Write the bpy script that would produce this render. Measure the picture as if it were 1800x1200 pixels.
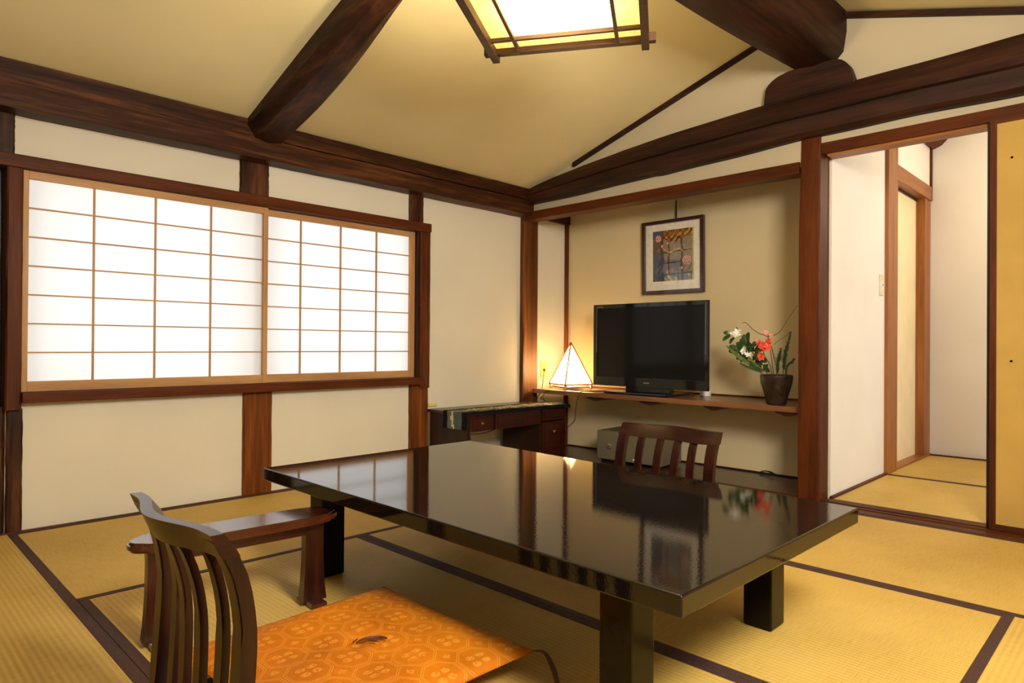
import bpy, bmesh, math, random
from mathutils import Vector, Matrix
random.seed(4)
for o in list(bpy.data.objects): bpy.data.objects.remove(o)
S = bpy.context.scene
COL = S.collection
PI = math.pi

# ------------------------------------------------------------------ camera
EYE = Vector((0, 0, 0.76))
yaw, pitch, roll = math.radians(44.676), math.radians(0.2586), math.radians(0.4084)
fw = Vector((math.cos(yaw)*math.cos(pitch), math.sin(yaw)*math.cos(pitch), math.sin(pitch)))
r0 = Vector((math.sin(yaw), -math.cos(yaw), 0)); u0 = r0.cross(fw)
rt = r0*math.cos(roll)+u0*math.sin(roll); up = -r0*math.sin(roll)+u0*math.cos(roll)
cam = bpy.data.cameras.new('camera'); camo = bpy.data.objects.new('camera', cam); COL.objects.link(camo)
M = Matrix((rt, up, -fw)).transposed().to_4x4(); M.translation = EYE
camo.matrix_world = M
cam.sensor_width = 36; cam.lens = 36*1167.2/1800; cam.clip_start = 0.02
S.camera = camo

# ------------------------------------------------------------------ view, sky, lights
S.view_settings.view_transform = 'Standard'; S.view_settings.look = 'None'
S.view_settings.exposure = 0.0; S.view_settings.gamma = 1.0; S.view_settings.use_curve_mapping = False
W = bpy.data.worlds.new('sky'); S.world = W; W.use_nodes = True
W.node_tree.nodes['Background'].inputs[0].default_value = (0.80, 0.88, 1.0, 1)
W.node_tree.nodes['Background'].inputs[1].default_value = 0.6

def light(name, kind, loc, power, col, size=0.3, size_y=None, target=None, spread=None):
    l = bpy.data.lights.new(name, kind); l.energy = power; l.color = col
    if kind == 'AREA':
        l.size = size
        if size_y: l.shape = 'RECTANGLE'; l.size_y = size_y
        if spread: l.spread = spread
    else: l.shadow_soft_size = size
    o = bpy.data.objects.new(name, l); COL.objects.link(o); o.location = loc
    if target is not None:
        o.rotation_euler = (Vector(target)-Vector(loc)).to_track_quat('-Z', 'Y').to_euler()
    return o
# daylight outside the paper window
light('daylight_outside_window', 'AREA', (1.5, 4.7, 0.95), 46, (1.0, 0.99, 0.97), 3.0, 1.5, (1.49, 3.3, 0.90))
# daylight falling into the anteroom from its far side
light('daylight_anteroom', 'AREA', (4.2, -0.9, 1.0), 14, (0.86, 0.92, 1.0), 1.5, 1.4, (4.5, 1.2, 0.55))
light('anteroom_warm_fill', 'POINT', (4.85, 0.30, 1.8), 20, (1.0, 0.80, 0.55), 0.10)  # warm fill added to brighten the anteroom's back wall, no visible lamp
# area light from the right; unseen source, placed after the post and shelf shadows
light('area_light_right', 'AREA', (0.8, -0.36, 1.62), 80, (1.0, 0.91, 0.77), 0.55, 0.55, (3.2, 2.7, 0.6))
light('rear_fill_light', 'AREA', (-0.9, -0.1, 1.3), 5, (1.0, 0.95, 0.86), 1.0, 1.0, (3.6, 2.4, 0.6))  # weak fill added behind the camera, stands for no fixture

# ------------------------------------------------------------------ materials
def newmat(name):
    m = bpy.data.materials.new(name); m.use_nodes = True
    nt = m.node_tree; return m, nt, nt.nodes['Principled BSDF']
def N(nt, t, **k):
    n = nt.nodes.new(t)
    for a, b in k.items(): setattr(n, a, b)
    return n
def L(nt, a, b): nt.links.new(a, b)
def ramp(nt, stops):
    n = N(nt, 'ShaderNodeValToRGB'); e = n.color_ramp.elements
    while len(e) < len(stops): e.new(0.5)
    for i, (p, c) in enumerate(stops):
        e[i].position = p; e[i].color = (*c, 1)
    return n
def srgb(r, g, b):
    f = lambda v: ((v/255)/12.92 if v/255 <= 0.04045 else ((v/255+0.055)/1.055)**2.4)
    return (f(r), f(g), f(b))
def plain(name, col, rough=0.5, metal=0.0, spec=0.5, noise=0.06, nscale=40, bump=0.0, coat=0.0):
    m, nt, p = newmat(name)
    tc = N(nt, 'ShaderNodeTexCoord'); nz = N(nt, 'ShaderNodeTexNoise'); nz.inputs['Scale'].default_value = nscale
    nz.inputs['Detail'].default_value = 4
    L(nt, tc.outputs['Object'], nz.inputs['Vector'])
    c1 = tuple(v*(1-noise) for v in col); c2 = tuple(min(1, v*(1+noise)) for v in col)
    rp = ramp(nt, [(0.35, c1), (0.65, c2)]); L(nt, nz.outputs['Fac'], rp.inputs['Fac'])
    L(nt, rp.outputs['Color'], p.inputs['Base Color'])
    p.inputs['Roughness'].default_value = rough; p.inputs['Metallic'].default_value = metal
    p.inputs['Specular IOR Level'].default_value = spec; p.inputs['Coat Weight'].default_value = coat
    p.inputs['Coat Roughness'].default_value = 0.08
    if bump:
        b = N(nt, 'ShaderNodeBump'); b.inputs['Strength'].default_value = bump; b.inputs['Distance'].default_value = 0.002
        L(nt, nz.outputs['Fac'], b.inputs['Height']); L(nt, b.outputs['Normal'], p.inputs['Normal'])
    return m
def wood(name, dark, mid, lite, axis='X', rough=0.45, scale=14, bump=0.25, coat=0.0, stretch=14, knots=True, spec=0.4):
    m, nt, p = newmat(name)
    tc = N(nt, 'ShaderNodeTexCoord'); mp = N(nt, 'ShaderNodeMapping')
    sc = [scale]*3; sc['XYZ'.index(axis)] = scale/stretch; mp.inputs['Scale'].default_value = sc
    L(nt, tc.outputs['Object'], mp.inputs['Vector'])
    big = N(nt, 'ShaderNodeTexNoise'); big.inputs['Scale'].default_value = 1.0; big.inputs['Detail'].default_value = 6
    big.inputs['Distortion'].default_value = 0.6 if knots else 0.1
    L(nt, mp.outputs['Vector'], big.inputs['Vector'])
    fine = N(nt, 'ShaderNodeTexNoise'); fine.inputs['Scale'].default_value = 5.0; fine.inputs['Detail'].default_value = 5
    L(nt, mp.outputs['Vector'], fine.inputs['Vector'])
    mx = N(nt, 'ShaderNodeMath', operation='MULTIPLY_ADD'); mx.inputs[1].default_value = 0.35
    L(nt, fine.outputs['Fac'], mx.inputs[0]); 
    m2 = N(nt, 'ShaderNodeMath', operation='MULTIPLY'); m2.inputs[1].default_value = 0.65
    L(nt, big.outputs['Fac'], m2.inputs[0]); L(nt, m2.outputs[0], mx.inputs[2])
    rp = ramp(nt, [(0.34, dark), (0.50, mid), (0.68, lite)]); L(nt, mx.outputs[0], rp.inputs['Fac'])
    L(nt, rp.outputs['Color'], p.inputs['Base Color'])
    p.inputs['Roughness'].default_value = rough; p.inputs['Specular IOR Level'].default_value = spec
    p.inputs['Coat Weight'].default_value = coat; p.inputs['Coat Roughness'].default_value = 0.12
    b = N(nt, 'ShaderNodeBump'); b.inputs['Strength'].default_value = bump; b.inputs['Distance'].default_value = 0.003
    L(nt, mx.outputs[0], b.inputs['Height']); L(nt, b.outputs['Normal'], p.inputs['Normal'])
    return m
def plaster(name, col, spots=True):
    m, nt, p = newmat(name)
    tc = N(nt, 'ShaderNodeTexCoord')
    a = N(nt, 'ShaderNodeTexNoise'); a.inputs['Scale'].default_value = 2.2; a.inputs['Detail'].default_value = 5
    L(nt, tc.outputs['Object'], a.inputs['Vector'])
    rp = ramp(nt, [(0.3, tuple(v*0.95 for v in col)), (0.7, tuple(min(1, v*1.03) for v in col))])
    L(nt, a.outputs['Fac'], rp.inputs['Fac'])
    v = N(nt, 'ShaderNodeTexVoronoi'); v.inputs['Scale'].default_value = 3.1
    L(nt, tc.outputs['Object'], v.inputs['Vector'])
    lt = ramp(nt, [(0.0, (0.45, 0.36, 0.25)), (0.022, (1, 1, 1))]); L(nt, v.outputs['Distance'], lt.inputs['Fac'])
    mx = N(nt, 'ShaderNodeMix', data_type='RGBA', blend_type='MULTIPLY'); mx.inputs[0].default_value = 0.55 if spots else 0
    L(nt, rp.outputs['Color'], mx.inputs[6]); L(nt, lt.outputs['Color'], mx.inputs[7])
    L(nt, mx.outputs[2], p.inputs['Base Color'])
    p.inputs['Roughness'].default_value = 0.9; p.inputs['Specular IOR Level'].default_value = 0.15
    f = N(nt, 'ShaderNodeTexNoise'); f.inputs['Scale'].default_value = 160; f.inputs['Detail'].default_value = 3
    L(nt, tc.outputs['Object'], f.inputs['Vector'])
    b = N(nt, 'ShaderNodeBump'); b.inputs['Strength'].default_value = 0.12; b.inputs['Distance'].default_value = 0.001
    L(nt, f.outputs['Fac'], b.inputs['Height']); L(nt, b.outputs['Normal'], p.inputs['Normal'])
    return m
def tatami(name, along):
    m, nt, p = newmat(name)
    tc = N(nt, 'ShaderNodeTexCoord'); sx = N(nt, 'ShaderNodeSeparateXYZ'); L(nt, tc.outputs['Object'], sx.inputs[0])
    cross = sx.outputs['Y'] if along == 'X' else sx.outputs['X']
    ml = N(nt, 'ShaderNodeMath', operation='MULTIPLY'); ml.inputs[1].default_value = 2*PI/0.0149
    L(nt, cross, ml.inputs[0]); sn = N(nt, 'ShaderNodeMath', operation='SINE'); L(nt, ml.outputs[0], sn.inputs[0])
    ab = N(nt, 'ShaderNodeMath', operation='MULTIPLY_ADD'); ab.inputs[1].default_value = 0.5; ab.inputs[2].default_value = 0.5
    L(nt, sn.outputs[0], ab.inputs[0])
    mp = N(nt, 'ShaderNodeMapping'); mp.inputs['Scale'].default_value = (420, 16, 50) if along == 'X' else (16, 420, 50)
    L(nt, tc.outputs['Object'], mp.inputs['Vector'])
    nz = N(nt, 'ShaderNodeTexNoise'); nz.inputs['Scale'].default_value = 1; nz.inputs['Detail'].default_value = 3
    L(nt, mp.outputs['Vector'], nz.inputs['Vector'])
    big = N(nt, 'ShaderNodeTexNoise'); big.inputs['Scale'].default_value = 2.6; big.inputs['Detail'].default_value = 4
    L(nt, tc.outputs['Object'], big.inputs['Vector'])
    s1 = N(nt, 'ShaderNodeMath', operation='MULTIPLY'); s1.inputs[1].default_value = 0.11; L(nt, ab.outputs[0], s1.inputs[0])
    s2 = N(nt, 'ShaderNodeMath', operation='MULTIPLY_ADD'); s2.inputs[1].default_value = 0.45; L(nt, nz.outputs['Fac'], s2.inputs[0]); L(nt, s1.outputs[0], s2.inputs[2])
    s3 = N(nt, 'ShaderNodeMath', operation='MULTIPLY_ADD'); s3.inputs[1].default_value = 0.35; L(nt, big.outputs['Fac'], s3.inputs[0]); L(nt, s2.outputs[0], s3.inputs[2])
    rp = ramp(nt, [(0.27, (0.42, 0.262, 0.052)), (0.47, (0.58, 0.388, 0.095)), (0.70, (0.68, 0.48, 0.15))])
    L(nt, s3.outputs[0], rp.inputs['Fac']); L(nt, rp.outputs['Color'], p.inputs['Base Color'])
    p.inputs['Roughness'].default_value = 0.55; p.inputs['Specular IOR Level'].default_value = 0.25
    h = N(nt, 'ShaderNodeMath', operation='MULTIPLY_ADD'); h.inputs[1].default_value = 0.25
    L(nt, nz.outputs['Fac'], h.inputs[0]); L(nt, ab.outputs[0], h.inputs[2])
    b = N(nt, 'ShaderNodeBump'); b.inputs['Strength'].default_value = 0.4; b.inputs['Distance'].default_value = 0.0013
    L(nt, h.outputs[0], b.inputs['Height']); L(nt, b.outputs['Normal'], p.inputs['Normal'])
    return m
def paper(name, col, trans=0.5, fibre=0.0, glow=None, gs=0.0):
    m, nt, p = newmat(name); nt.nodes.remove(p)
    out = nt.nodes['Material Output']
    tc = N(nt, 'ShaderNodeTexCoord'); nz = N(nt, 'ShaderNodeTexNoise'); nz.inputs['Scale'].default_value = 22
    nz.inputs['Detail'].default_value = 6; nz.inputs['Distortion'].default_value = 2.5
    L(nt, tc.outputs['Object'], nz.inputs['Vector'])
    rp = ramp(nt, [(0.40, tuple(v*(1-fibre) for v in col)), (0.47, col), (0.53, col), (0.60, tuple(v*(1-fibre*0.4) for v in col))])
    L(nt, nz.outputs['Fac'], rp.inputs['Fac'])
    d = N(nt, 'ShaderNodeBsdfDiffuse'); t = N(nt, 'ShaderNodeBsdfTranslucent')
    L(nt, rp.outputs['Color'], d.inputs['Color']); L(nt, rp.outputs['Color'], t.inputs['Color'])
    mx = N(nt, 'ShaderNodeMixShader'); mx.inputs[0].default_value = trans
    L(nt, d.outputs[0], mx.inputs[1]); L(nt, t.outputs[0], mx.inputs[2])
    src = mx.outputs[0]
    if glow:
        e = N(nt, 'ShaderNodeEmission'); e.inputs['Strength'].default_value = gs; e.inputs['Color'].default_value = (*glow, 1)
        ad = N(nt, 'ShaderNodeAddShader'); L(nt, src, ad.inputs[0]); L(nt, e.outputs[0], ad.inputs[1]); src = ad.outputs[0]
    L(nt, src, out.inputs['Surface'])
    return m
def colattr(name, rough=0.7, spec=0.3):
    m, nt, p = newmat(name)
    a = N(nt, 'ShaderNodeVertexColor'); a.layer_name = 'print'
    L(nt, a.outputs['Color'], p.inputs['Base Color']); p.inputs['Roughness'].default_value = rough
    p.inputs['Specular IOR Level'].default_value = spec
    return m

old = (0.010, 0.0030, 0.0012), (0.042, 0.0125, 0.0042), (0.15, 0.052, 0.014)
WX, WY, WZ = [wood('old_timber_'+a.lower(), *old, axis=a, spec=0.18, rough=0.5, scale=18) for a in 'XYZ']
LZD = wood('corner_post_z', (0.03, 0.009, 0.003), (0.085, 0.027, 0.007), (0.18, 0.063, 0.014), axis='Z', stretch=18, rough=0.5, spec=0.15)
LZ = wood('worn_post_z', (0.05, 0.013, 0.003), (0.15, 0.042, 0.007), (0.30, 0.10, 0.018), axis='Z', stretch=18, rough=0.5, spec=0.15)
drk = (0.009, 0.0030, 0.0016), (0.026, 0.0078, 0.0036), (0.055, 0.0175, 0.0075)
DX, DY, DZ = [wood('dark_timber_'+a.lower(), *drk, axis=a, rough=0.55, spec=0.2) for a in 'XYZ']
brn = (0.040, 0.0092, 0.0018), (0.078, 0.0175, 0.0030), (0.120, 0.029, 0.0055)
BX, BY, BZ = [wood('brown_timber_'+a.lower(), *brn, axis=a, rough=0.5, spec=0.15, scale=22, knots=False) for a in 'XYZ']
org = (0.20, 0.062, 0.012), (0.29, 0.098, 0.018), (0.37, 0.14, 0.030)
OX, OY, OZ = [wood('orange_timber_'+a.lower(), *org, axis=a, rough=0.4, scale=22, knots=False) for a in 'XYZ']
hin = (0.36, 0.18, 0.065), (0.46, 0.245, 0.095), (0.54, 0.31, 0.13)
HX, HY, HZ = [wood('cypress_'+a.lower(), *hin, axis=a, rough=0.5, scale=26, knots=False, bump=0.1) for a in 'XYZ']
CHX, CHY, CHZ = [wood('chair_stain_'+a.lower(), (0.007, 0.0014, 0.0009), (0.017, 0.0031, 0.0019), (0.032, 0.0062, 0.0032), axis=a, rough=0.3, scale=40, knots=False, coat=0.12, bump=0.15, spec=0.3) for a in 'XYZ']
ARX = wood('armrest_stain_x', (0.016, 0.0026, 0.0012), (0.043, 0.0066, 0.0026), (0.09, 0.017, 0.0055), axis='X', rough=0.25, scale=40, knots=False, coat=0.8, bump=0.25)
ARZ = wood('armrest_stain_z', (0.011, 0.0020, 0.0010), (0.028, 0.0048, 0.0021), (0.058, 0.011, 0.0045), axis='Z', rough=0.3, scale=40, knots=False, coat=0.5, bump=0.25)
DESK = wood('desk_veneer', (0.018, 0.0030, 0.0015), (0.030, 0.0052, 0.0026), (0.045, 0.009, 0.004), axis='X', rough=0.3, scale=25, knots=False, bump=0.05, coat=0.15)
DESKD = wood('desk_veneer_dark', (0.013, 0.0042, 0.0030), (0.022, 0.0070, 0.0048), (0.033, 0.011, 0.007), axis='Z', rough=0.4, spec=0.25, scale=25, knots=False, bump=0.05)
PLF = wood('platform_board', (0.035, 0.016, 0.010), (0.060, 0.028, 0.016), (0.085, 0.042, 0.024), axis='Y', rough=0.32, scale=18, knots=False, bump=0.1, coat=0.2)
SHF = wood('shelf_board', (0.11, 0.042, 0.016), (0.17, 0.068, 0.026), (0.24, 0.105, 0.04), axis='Y', rough=0.32, scale=20, knots=False, bump=0.08, coat=0.3)
PLA = plaster('wall_plaster', (0.72, 0.675, 0.565))
PLW = plaster('anteroom_plaster', (0.84, 0.80, 0.73))
PLC = plaster('ceiling_plaster', (0.75, 0.66, 0.385), spots=True)
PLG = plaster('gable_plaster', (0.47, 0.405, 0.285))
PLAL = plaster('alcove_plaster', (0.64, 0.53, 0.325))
TAX, TAY = tatami('tatami_along_x', 'X'), tatami('tatami_along_y', 'Y')
HERI = plain('tatami_border_cloth', (0.050, 0.020, 0.015), rough=0.8, nscale=200, noise=0.25, bump=0.2)
SHOJI = paper('window_paper', (0.90, 0.89, 0.87), 0.62)
LAMPP = paper('lamp_paper', (0.92, 0.76, 0.38), 0.33, fibre=0.30)
LAMPI = paper('lamp_paper_inner', (0.97, 0.92, 0.76), 0.70, fibre=0.08)
PYRP = paper('table_lamp_paper', (0.98, 0.90, 0.70), 0.50, fibre=0.05)
LAMPF = wood('lamp_frame_wood', (0.035, 0.014, 0.006), (0.07, 0.03, 0.012), (0.12, 0.055, 0.022), axis='X', rough=0.5, scale=30, knots=False)
FUS = plain('fusuma_paper_ochre', (0.46, 0.29, 0.065), rough=0.85, noise=0.05, nscale=6, bump=0.05)
FUS2 = plain('door_paper_cream', (0.83, 0.70, 0.44), rough=0.85, noise=0.04, nscale=6)
BLK = plain('black_paint', (0.008, 0.007, 0.006), rough=0.35)
TVB = plain('television_gloss_black', (0.006, 0.006, 0.006), rough=0.06, spec=0.4, noise=0.0)
TVS = plain('television_screen', (0.008, 0.008, 0.008), rough=0.11, spec=0.10, noise=0.0)
TVG = plain('television_grey_mark', (0.16, 0.14, 0.12), rough=0.4)
SAFE = plain('safe_enamel', (0.125, 0.112, 0.075), rough=0.45, noise=0.03)
BRASS = plain('brass', (0.75, 0.52, 0.25), rough=0.25, metal=1.0)
STEEL = plain('steel', (0.6, 0.58, 0.55), rough=0.3, metal=1.0)
LABEL = plain('pale_label', (0.6, 0.58, 0.5), rough=0.5)
IVORY = plain('ivory_plastic', (0.72, 0.66, 0.45), rough=0.4)
YEL = plain('yellow_plastic', (0.76, 0.62, 0.20), rough=0.5)
WHT = plain('white_plastic', (0.8, 0.8, 0.75), rough=0.3)
RUB = plain('black_cable_sheath', (0.015, 0.014, 0.013), rough=0.5)
CLAY = plain('unglazed_brown_clay', (0.022, 0.012, 0.007), spec=0.2, rough=0.5, noise=0.5, nscale=45, bump=0.5)
LEAF = plain('dark_green_leaf', (0.022, 0.065, 0.016), rough=0.35, noise=0.4, nscale=60)
LEAF2 = plain('olive_leaf', (0.10, 0.13, 0.03), rough=0.5, noise=0.4, nscale=60)
FERN = plain('deep_green_needles', (0.018, 0.045, 0.018), rough=0.6, noise=0.3)
PWH = plain('white_petal', (0.85, 0.85, 0.78), rough=0.6, noise=0.03)
PRD = plain('coral_red_petal', (0.85, 0.09, 0.045), rough=0.55, noise=0.15)
PPK = plain('pink_petal', (0.85, 0.30, 0.22), rough=0.55, noise=0.15)
TWIG = plain('brown_twig', (0.07, 0.035, 0.018), rough=0.7, noise=0.3)
MATB = plain('picture_mount_board', (0.78, 0.72, 0.60), rough=0.8)
FRM = plain('picture_frame_lacquer', (0.040, 0.014, 0.009), rough=0.22, coat=0.5)
PRN, RUNM = colattr('picture_print'), colattr('runner_weave', 0.85, 0.1)

def lacquer():
    m, nt, p = newmat('black_lacquer')
    tc = N(nt, 'ShaderNodeTexCoord')
    nz = N(nt, 'ShaderNodeTexNoise'); nz.inputs['Scale'].default_value = 170; nz.inputs['Detail'].default_value = 2
    L(nt, tc.outputs['Object'], nz.inputs['Vector'])
    b = N(nt, 'ShaderNodeBump'); b.inputs['Strength'].default_value = 0.09; b.inputs['Distance'].default_value = 0.0006
    L(nt, nz.outputs['Fac'], b.inputs['Height']); L(nt, b.outputs['Normal'], p.inputs['Normal'])
    n2 = N(nt, 'ShaderNodeTexNoise'); n2.inputs['Scale'].default_value = 3
    L(nt, tc.outputs['Object'], n2.inputs['Vector'])
    rp = ramp(nt, [(0.3, (0.006, 0.004, 0.003)), (0.7, (0.011, 0.008, 0.006))]); L(nt, n2.outputs['Fac'], rp.inputs['Fac'])
    L(nt, rp.outputs['Color'], p.inputs['Base Color'])
    p.inputs['Roughness'].default_value = 0.045; p.inputs['IOR'].default_value = 1.52
    return m
LAC = lacquer()
LACL = plain('black_lacquer_satin', (0.008, 0.006, 0.004), rough=0.2, spec=0.16, noise=0.1)
def glass():
    m, nt, p = newmat('picture_glass')
    p.inputs['Base Color'].default_value = (1, 1, 1, 1); p.inputs['Transmission Weight'].default_value = 1
    p.inputs['Roughness'].default_value = 0.0; p.inputs['IOR'].default_value = 1.45
    out = nt.nodes['Material Output']; nt.nodes.remove(p)
    g = N(nt, 'ShaderNodeBsdfGlossy'); g.inputs['Roughness'].default_value = 0.02
    t = N(nt, 'ShaderNodeBsdfTransparent'); fr = N(nt, 'ShaderNodeFresnel'); fr.inputs['IOR'].default_value = 1.5
    mx = N(nt, 'ShaderNodeMixShader'); L(nt, fr.outputs[0], mx.inputs[0]); L(nt, t.outputs[0], mx.inputs[1]); L(nt, g.outputs[0], mx.inputs[2])
    L(nt, mx.outputs[0], out.inputs['Surface'])
    return m
GLS = glass()
def damask():
    m, nt, p = newmat('orange_damask')
    tc = N(nt, 'ShaderNodeTexCoord'); sx = N(nt, 'ShaderNodeSeparateXYZ'); L(nt, tc.outputs['Object'], sx.inputs[0])
    def mth(op, a, b=None, c=None):
        n = N(nt, 'ShaderNodeMath', operation=op)
        for i, v in enumerate((a, b, c)):
            if v is None: continue
            if isinstance(v, (int, float)): n.inputs[i].default_value = v
            else: L(nt, v, n.inputs[i])
        return n.outputs[0]
    P_ = 0.098
    u = mth('MULTIPLY', sx.outputs['X'], 1/P_); v = mth('MULTIPLY', sx.outputs['Y'], 1/P_)
    fu = mth('ABSOLUTE', mth('SUBTRACT', mth('FRACT', u), 0.5)); fv = mth('ABSOLUTE', mth('SUBTRACT', mth('FRACT', v), 0.5))
    dg = mth('MULTIPLY', mth('ADD', fu, fv), 0.70)
    d = mth('MAXIMUM', mth('MAXIMUM', fu, fv), dg)                  # octagon distance
    ln = lambda x, c, w: mth('LESS_THAN', mth('ABSOLUTE', mth('SUBTRACT', x, c)), w)
    rings = mth('MAXIMUM', ln(d, 0.47, 0.010), ln(d, 0.425, 0.008))
    # four petals in each cell
    pu = mth('SUBTRACT', fu, 0.135); pv = mth('SUBTRACT', fv, 0.115)
    e = mth('ADD', mth('POWER', mth('ABSOLUTE', mth('MULTIPLY', pu, 9.0)), 2.0), mth('POWER', mth('ABSOLUTE', mth('MULTIPLY', pv, 12.0)), 2.0))
    pet = mth('LESS_THAN', e, 1.0)
    nz = N(nt, 'ShaderNodeTexNoise'); nz.inputs['Scale'].default_value = 160; nz.inputs['Detail'].default_value = 3
    L(nt, tc.outputs['Object'], nz.inputs['Vector'])
    thread = mth('GREATER_THAN', nz.outputs['Fac'], 0.46)
    dm = mth('LESS_THAN', mth('ADD', mth('SUBTRACT', 0.5, fu), mth('SUBTRACT', 0.5, fv)), 0.11)
    pat = mth('MAXIMUM', mth('MULTIPLY', mth('MAXIMUM', pet, dm), mth('MULTIPLY_ADD', thread, 0.75, 0.25)), rings)
    big = N(nt, 'ShaderNodeTexNoise'); big.inputs['Scale'].default_value = 7; L(nt, tc.outputs['Object'], big.inputs['Vector'])
    base = ramp(nt, [(0.3, (0.42, 0.115, 0.002)), (0.7, (0.56, 0.175, 0.004))]); L(nt, big.outputs['Fac'], base.inputs['Fac'])
    mx = N(nt, 'ShaderNodeMix', data_type='RGBA'); L(nt, mth('MULTIPLY', pat, 0.28), mx.inputs[0])
    L(nt, base.outputs['Color'], mx.inputs[6]); mx.inputs[7].default_value = (0.90, 0.48, 0.10, 1)
    L(nt, mx.outputs[2], p.inputs['Base Color'])
    p.inputs['Roughness'].default_value = 0.6
    p.inputs['Specular IOR Level'].default_value = 0.2
    w = N(nt, 'ShaderNodeTexNoise'); w.inputs['Scale'].default_value = 14; w.inputs['Detail'].default_value = 4; L(nt, tc.outputs['Object'], w.inputs['Vector'])
    b = N(nt, 'ShaderNodeBump'); b.inputs['Strength'].default_value = 0.35; b.inputs['Distance'].default_value = 0.01
    L(nt, w.outputs['Fac'], b.inputs['Height']); L(nt, b.outputs['Normal'], p.inputs['Normal'])
    return m
DAM = damask()
THRD = plain('brown_thread', (0.10, 0.028, 0.006), rough=0.7)

# ------------------------------------------------------------------ builders
def add(bm, verts, faces, mtx=None):
    vs = [bm.verts.new(mtx @ Vector(v) if mtx else v) for v in verts]
    for f in faces:
        try: bm.faces.new([vs[i] for i in f])
        except ValueError: pass
    return vs
def box(bm, x0, x1, y0, y1, z0, z1, bev=0.0, mtx=None):
    b = bmesh.new()
    add(b, [(x0, y0, z0), (x1, y0, z0), (x1, y1, z0), (x0, y1, z0), (x0, y0, z1), (x1, y0, z1), (x1, y1, z1), (x0, y1, z1)],
        [(0, 3, 2, 1), (4, 5, 6, 7), (0, 1, 5, 4), (1, 2, 6, 5), (2, 3, 7, 6), (3, 0, 4, 7)])
    if bev > 0: bmesh.ops.bevel(b, geom=list(b.edges), offset=bev, segments=2, profile=0.6, affect='EDGES')
    idx = {v: i for i, v in enumerate(b.verts)}
    add(bm, [v.co.copy() for v in b.verts], [[idx[v] for v in f.verts] for f in b.faces], mtx)
    b.free()
def prism(bm, pts, fn0, fn1):
    """pts: outline; fn0/fn1 map a 2-d point to the two end caps"""
    n = len(pts)
    add(bm, [fn0(p) for p in pts]+[fn1(p) for p in pts],
        [list(range(n))[::-1], list(range(n, 2*n))]+[(i, (i+1) % n, n+(i+1) % n, n+i) for i in range(n)])
def loft(bm, rings, cap=True):
    n = len(rings[0]); V = [v for r in rings for v in r]; F = []
    for k in range(len(rings)-1):
        for i in range(n): F.append((k*n+i, k*n+(i+1) % n, (k+1)*n+(i+1) % n, (k+1)*n+i))
    if cap: F += [list(range(n))[::-1], list(range(len(V)-n, len(V)))]
    add(bm, V, F)
def tube(bm, pts, r, seg=8, r1=None):
    pts = [Vector(p) for p in pts]; rings = []; prev = None
    for i, p in enumerate(pts):
        t = (pts[min(i+1, len(pts)-1)]-pts[max(i-1, 0)]).normalized()
        a = t.cross(Vector((0, 0, 1)) if abs(t.z) < 0.9 else Vector((1, 0, 0))).normalized() if prev is None else (prev-t*prev.dot(t)).normalized()
        prev = a; b = t.cross(a)
        rr = r if r1 is None else r+(r1-r)*i/(len(pts)-1)
        rings.append([p+a*math.cos(2*PI*k/seg)*rr+b*math.sin(2*PI*k/seg)*rr for k in range(seg)])
    loft(bm, rings)
def spline(pts, n=8):
    pts = [Vector(p) for p in pts]; P = [pts[0]*2-pts[1]]+pts+[pts[-1]*2-pts[-2]]; out = []
    for i in range(1, len(P)-2):
        for k in range(n):
            t = k/n; a, b, c, d = P[i-1:i+3]
            out.append(0.5*((2*b)+(c-a)*t+(2*a-5*b+4*c-d)*t*t+(3*b-a-3*c+d)*t**3))
    return out+[pts[-1]]
def lathe(bm, prof, seg=32, c=(0, 0, 0)):
    loft(bm, [[Vector((c[0]+r*math.cos(2*PI*k/seg), c[1]+r*math.sin(2*PI*k/seg), c[2]+z)) for k in range(seg)] for r, z in prof])
def obj(name, bm, mat, parent=None, smooth=False, label=None, kind=None):
    me = bpy.data.meshes.new(name)
    bmesh.ops.recalc_face_normals(bm, faces=bm.faces)
    bm.to_mesh(me); bm.free()
    me.materials.append(mat)
    if smooth:
        me.polygons.foreach_set('use_smooth', [True]*len(me.polygons))
        if smooth != 'all': me.set_sharp_from_angle(angle=math.radians(40))
    o = bpy.data.objects.new(name, me); COL.objects.link(o)
    if smooth and smooth != 'all':
        wn = o.modifiers.new('weighted', 'WEIGHTED_NORMAL'); wn.keep_sharp = True; wn.weight = 100
    if parent: o.parent = parent
    if label: o['label'] = label
    if kind: o['kind'] = kind
    return o
def bx(name, x0, x1, y0, y1, z0, z1, mat, parent=None, bev=0.002, kind=None, label=None):
    b = bmesh.new(); box(b, min(x0, x1), max(x0, x1), min(y0, y1), max(y0, y1), z0, z1, bev)
    return obj(name, b, mat, parent, kind=kind, label=label)
def thing(name, label, cat, loc=(0, 0, 0), rot=0, group=None):
    o = bpy.data.objects.new(name, None); COL.objects.link(o); o.location = loc; o.rotation_euler = (0, 0, rot)
    o.empty_display_size = 0.1
    o['label'] = label; o['category'] = cat
    if group: o['group'] = group
    return o
def tag(o, label, cat, group=None):
    o['label'] = label; o['category'] = cat
    if group: o['group'] = group
    return o
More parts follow.
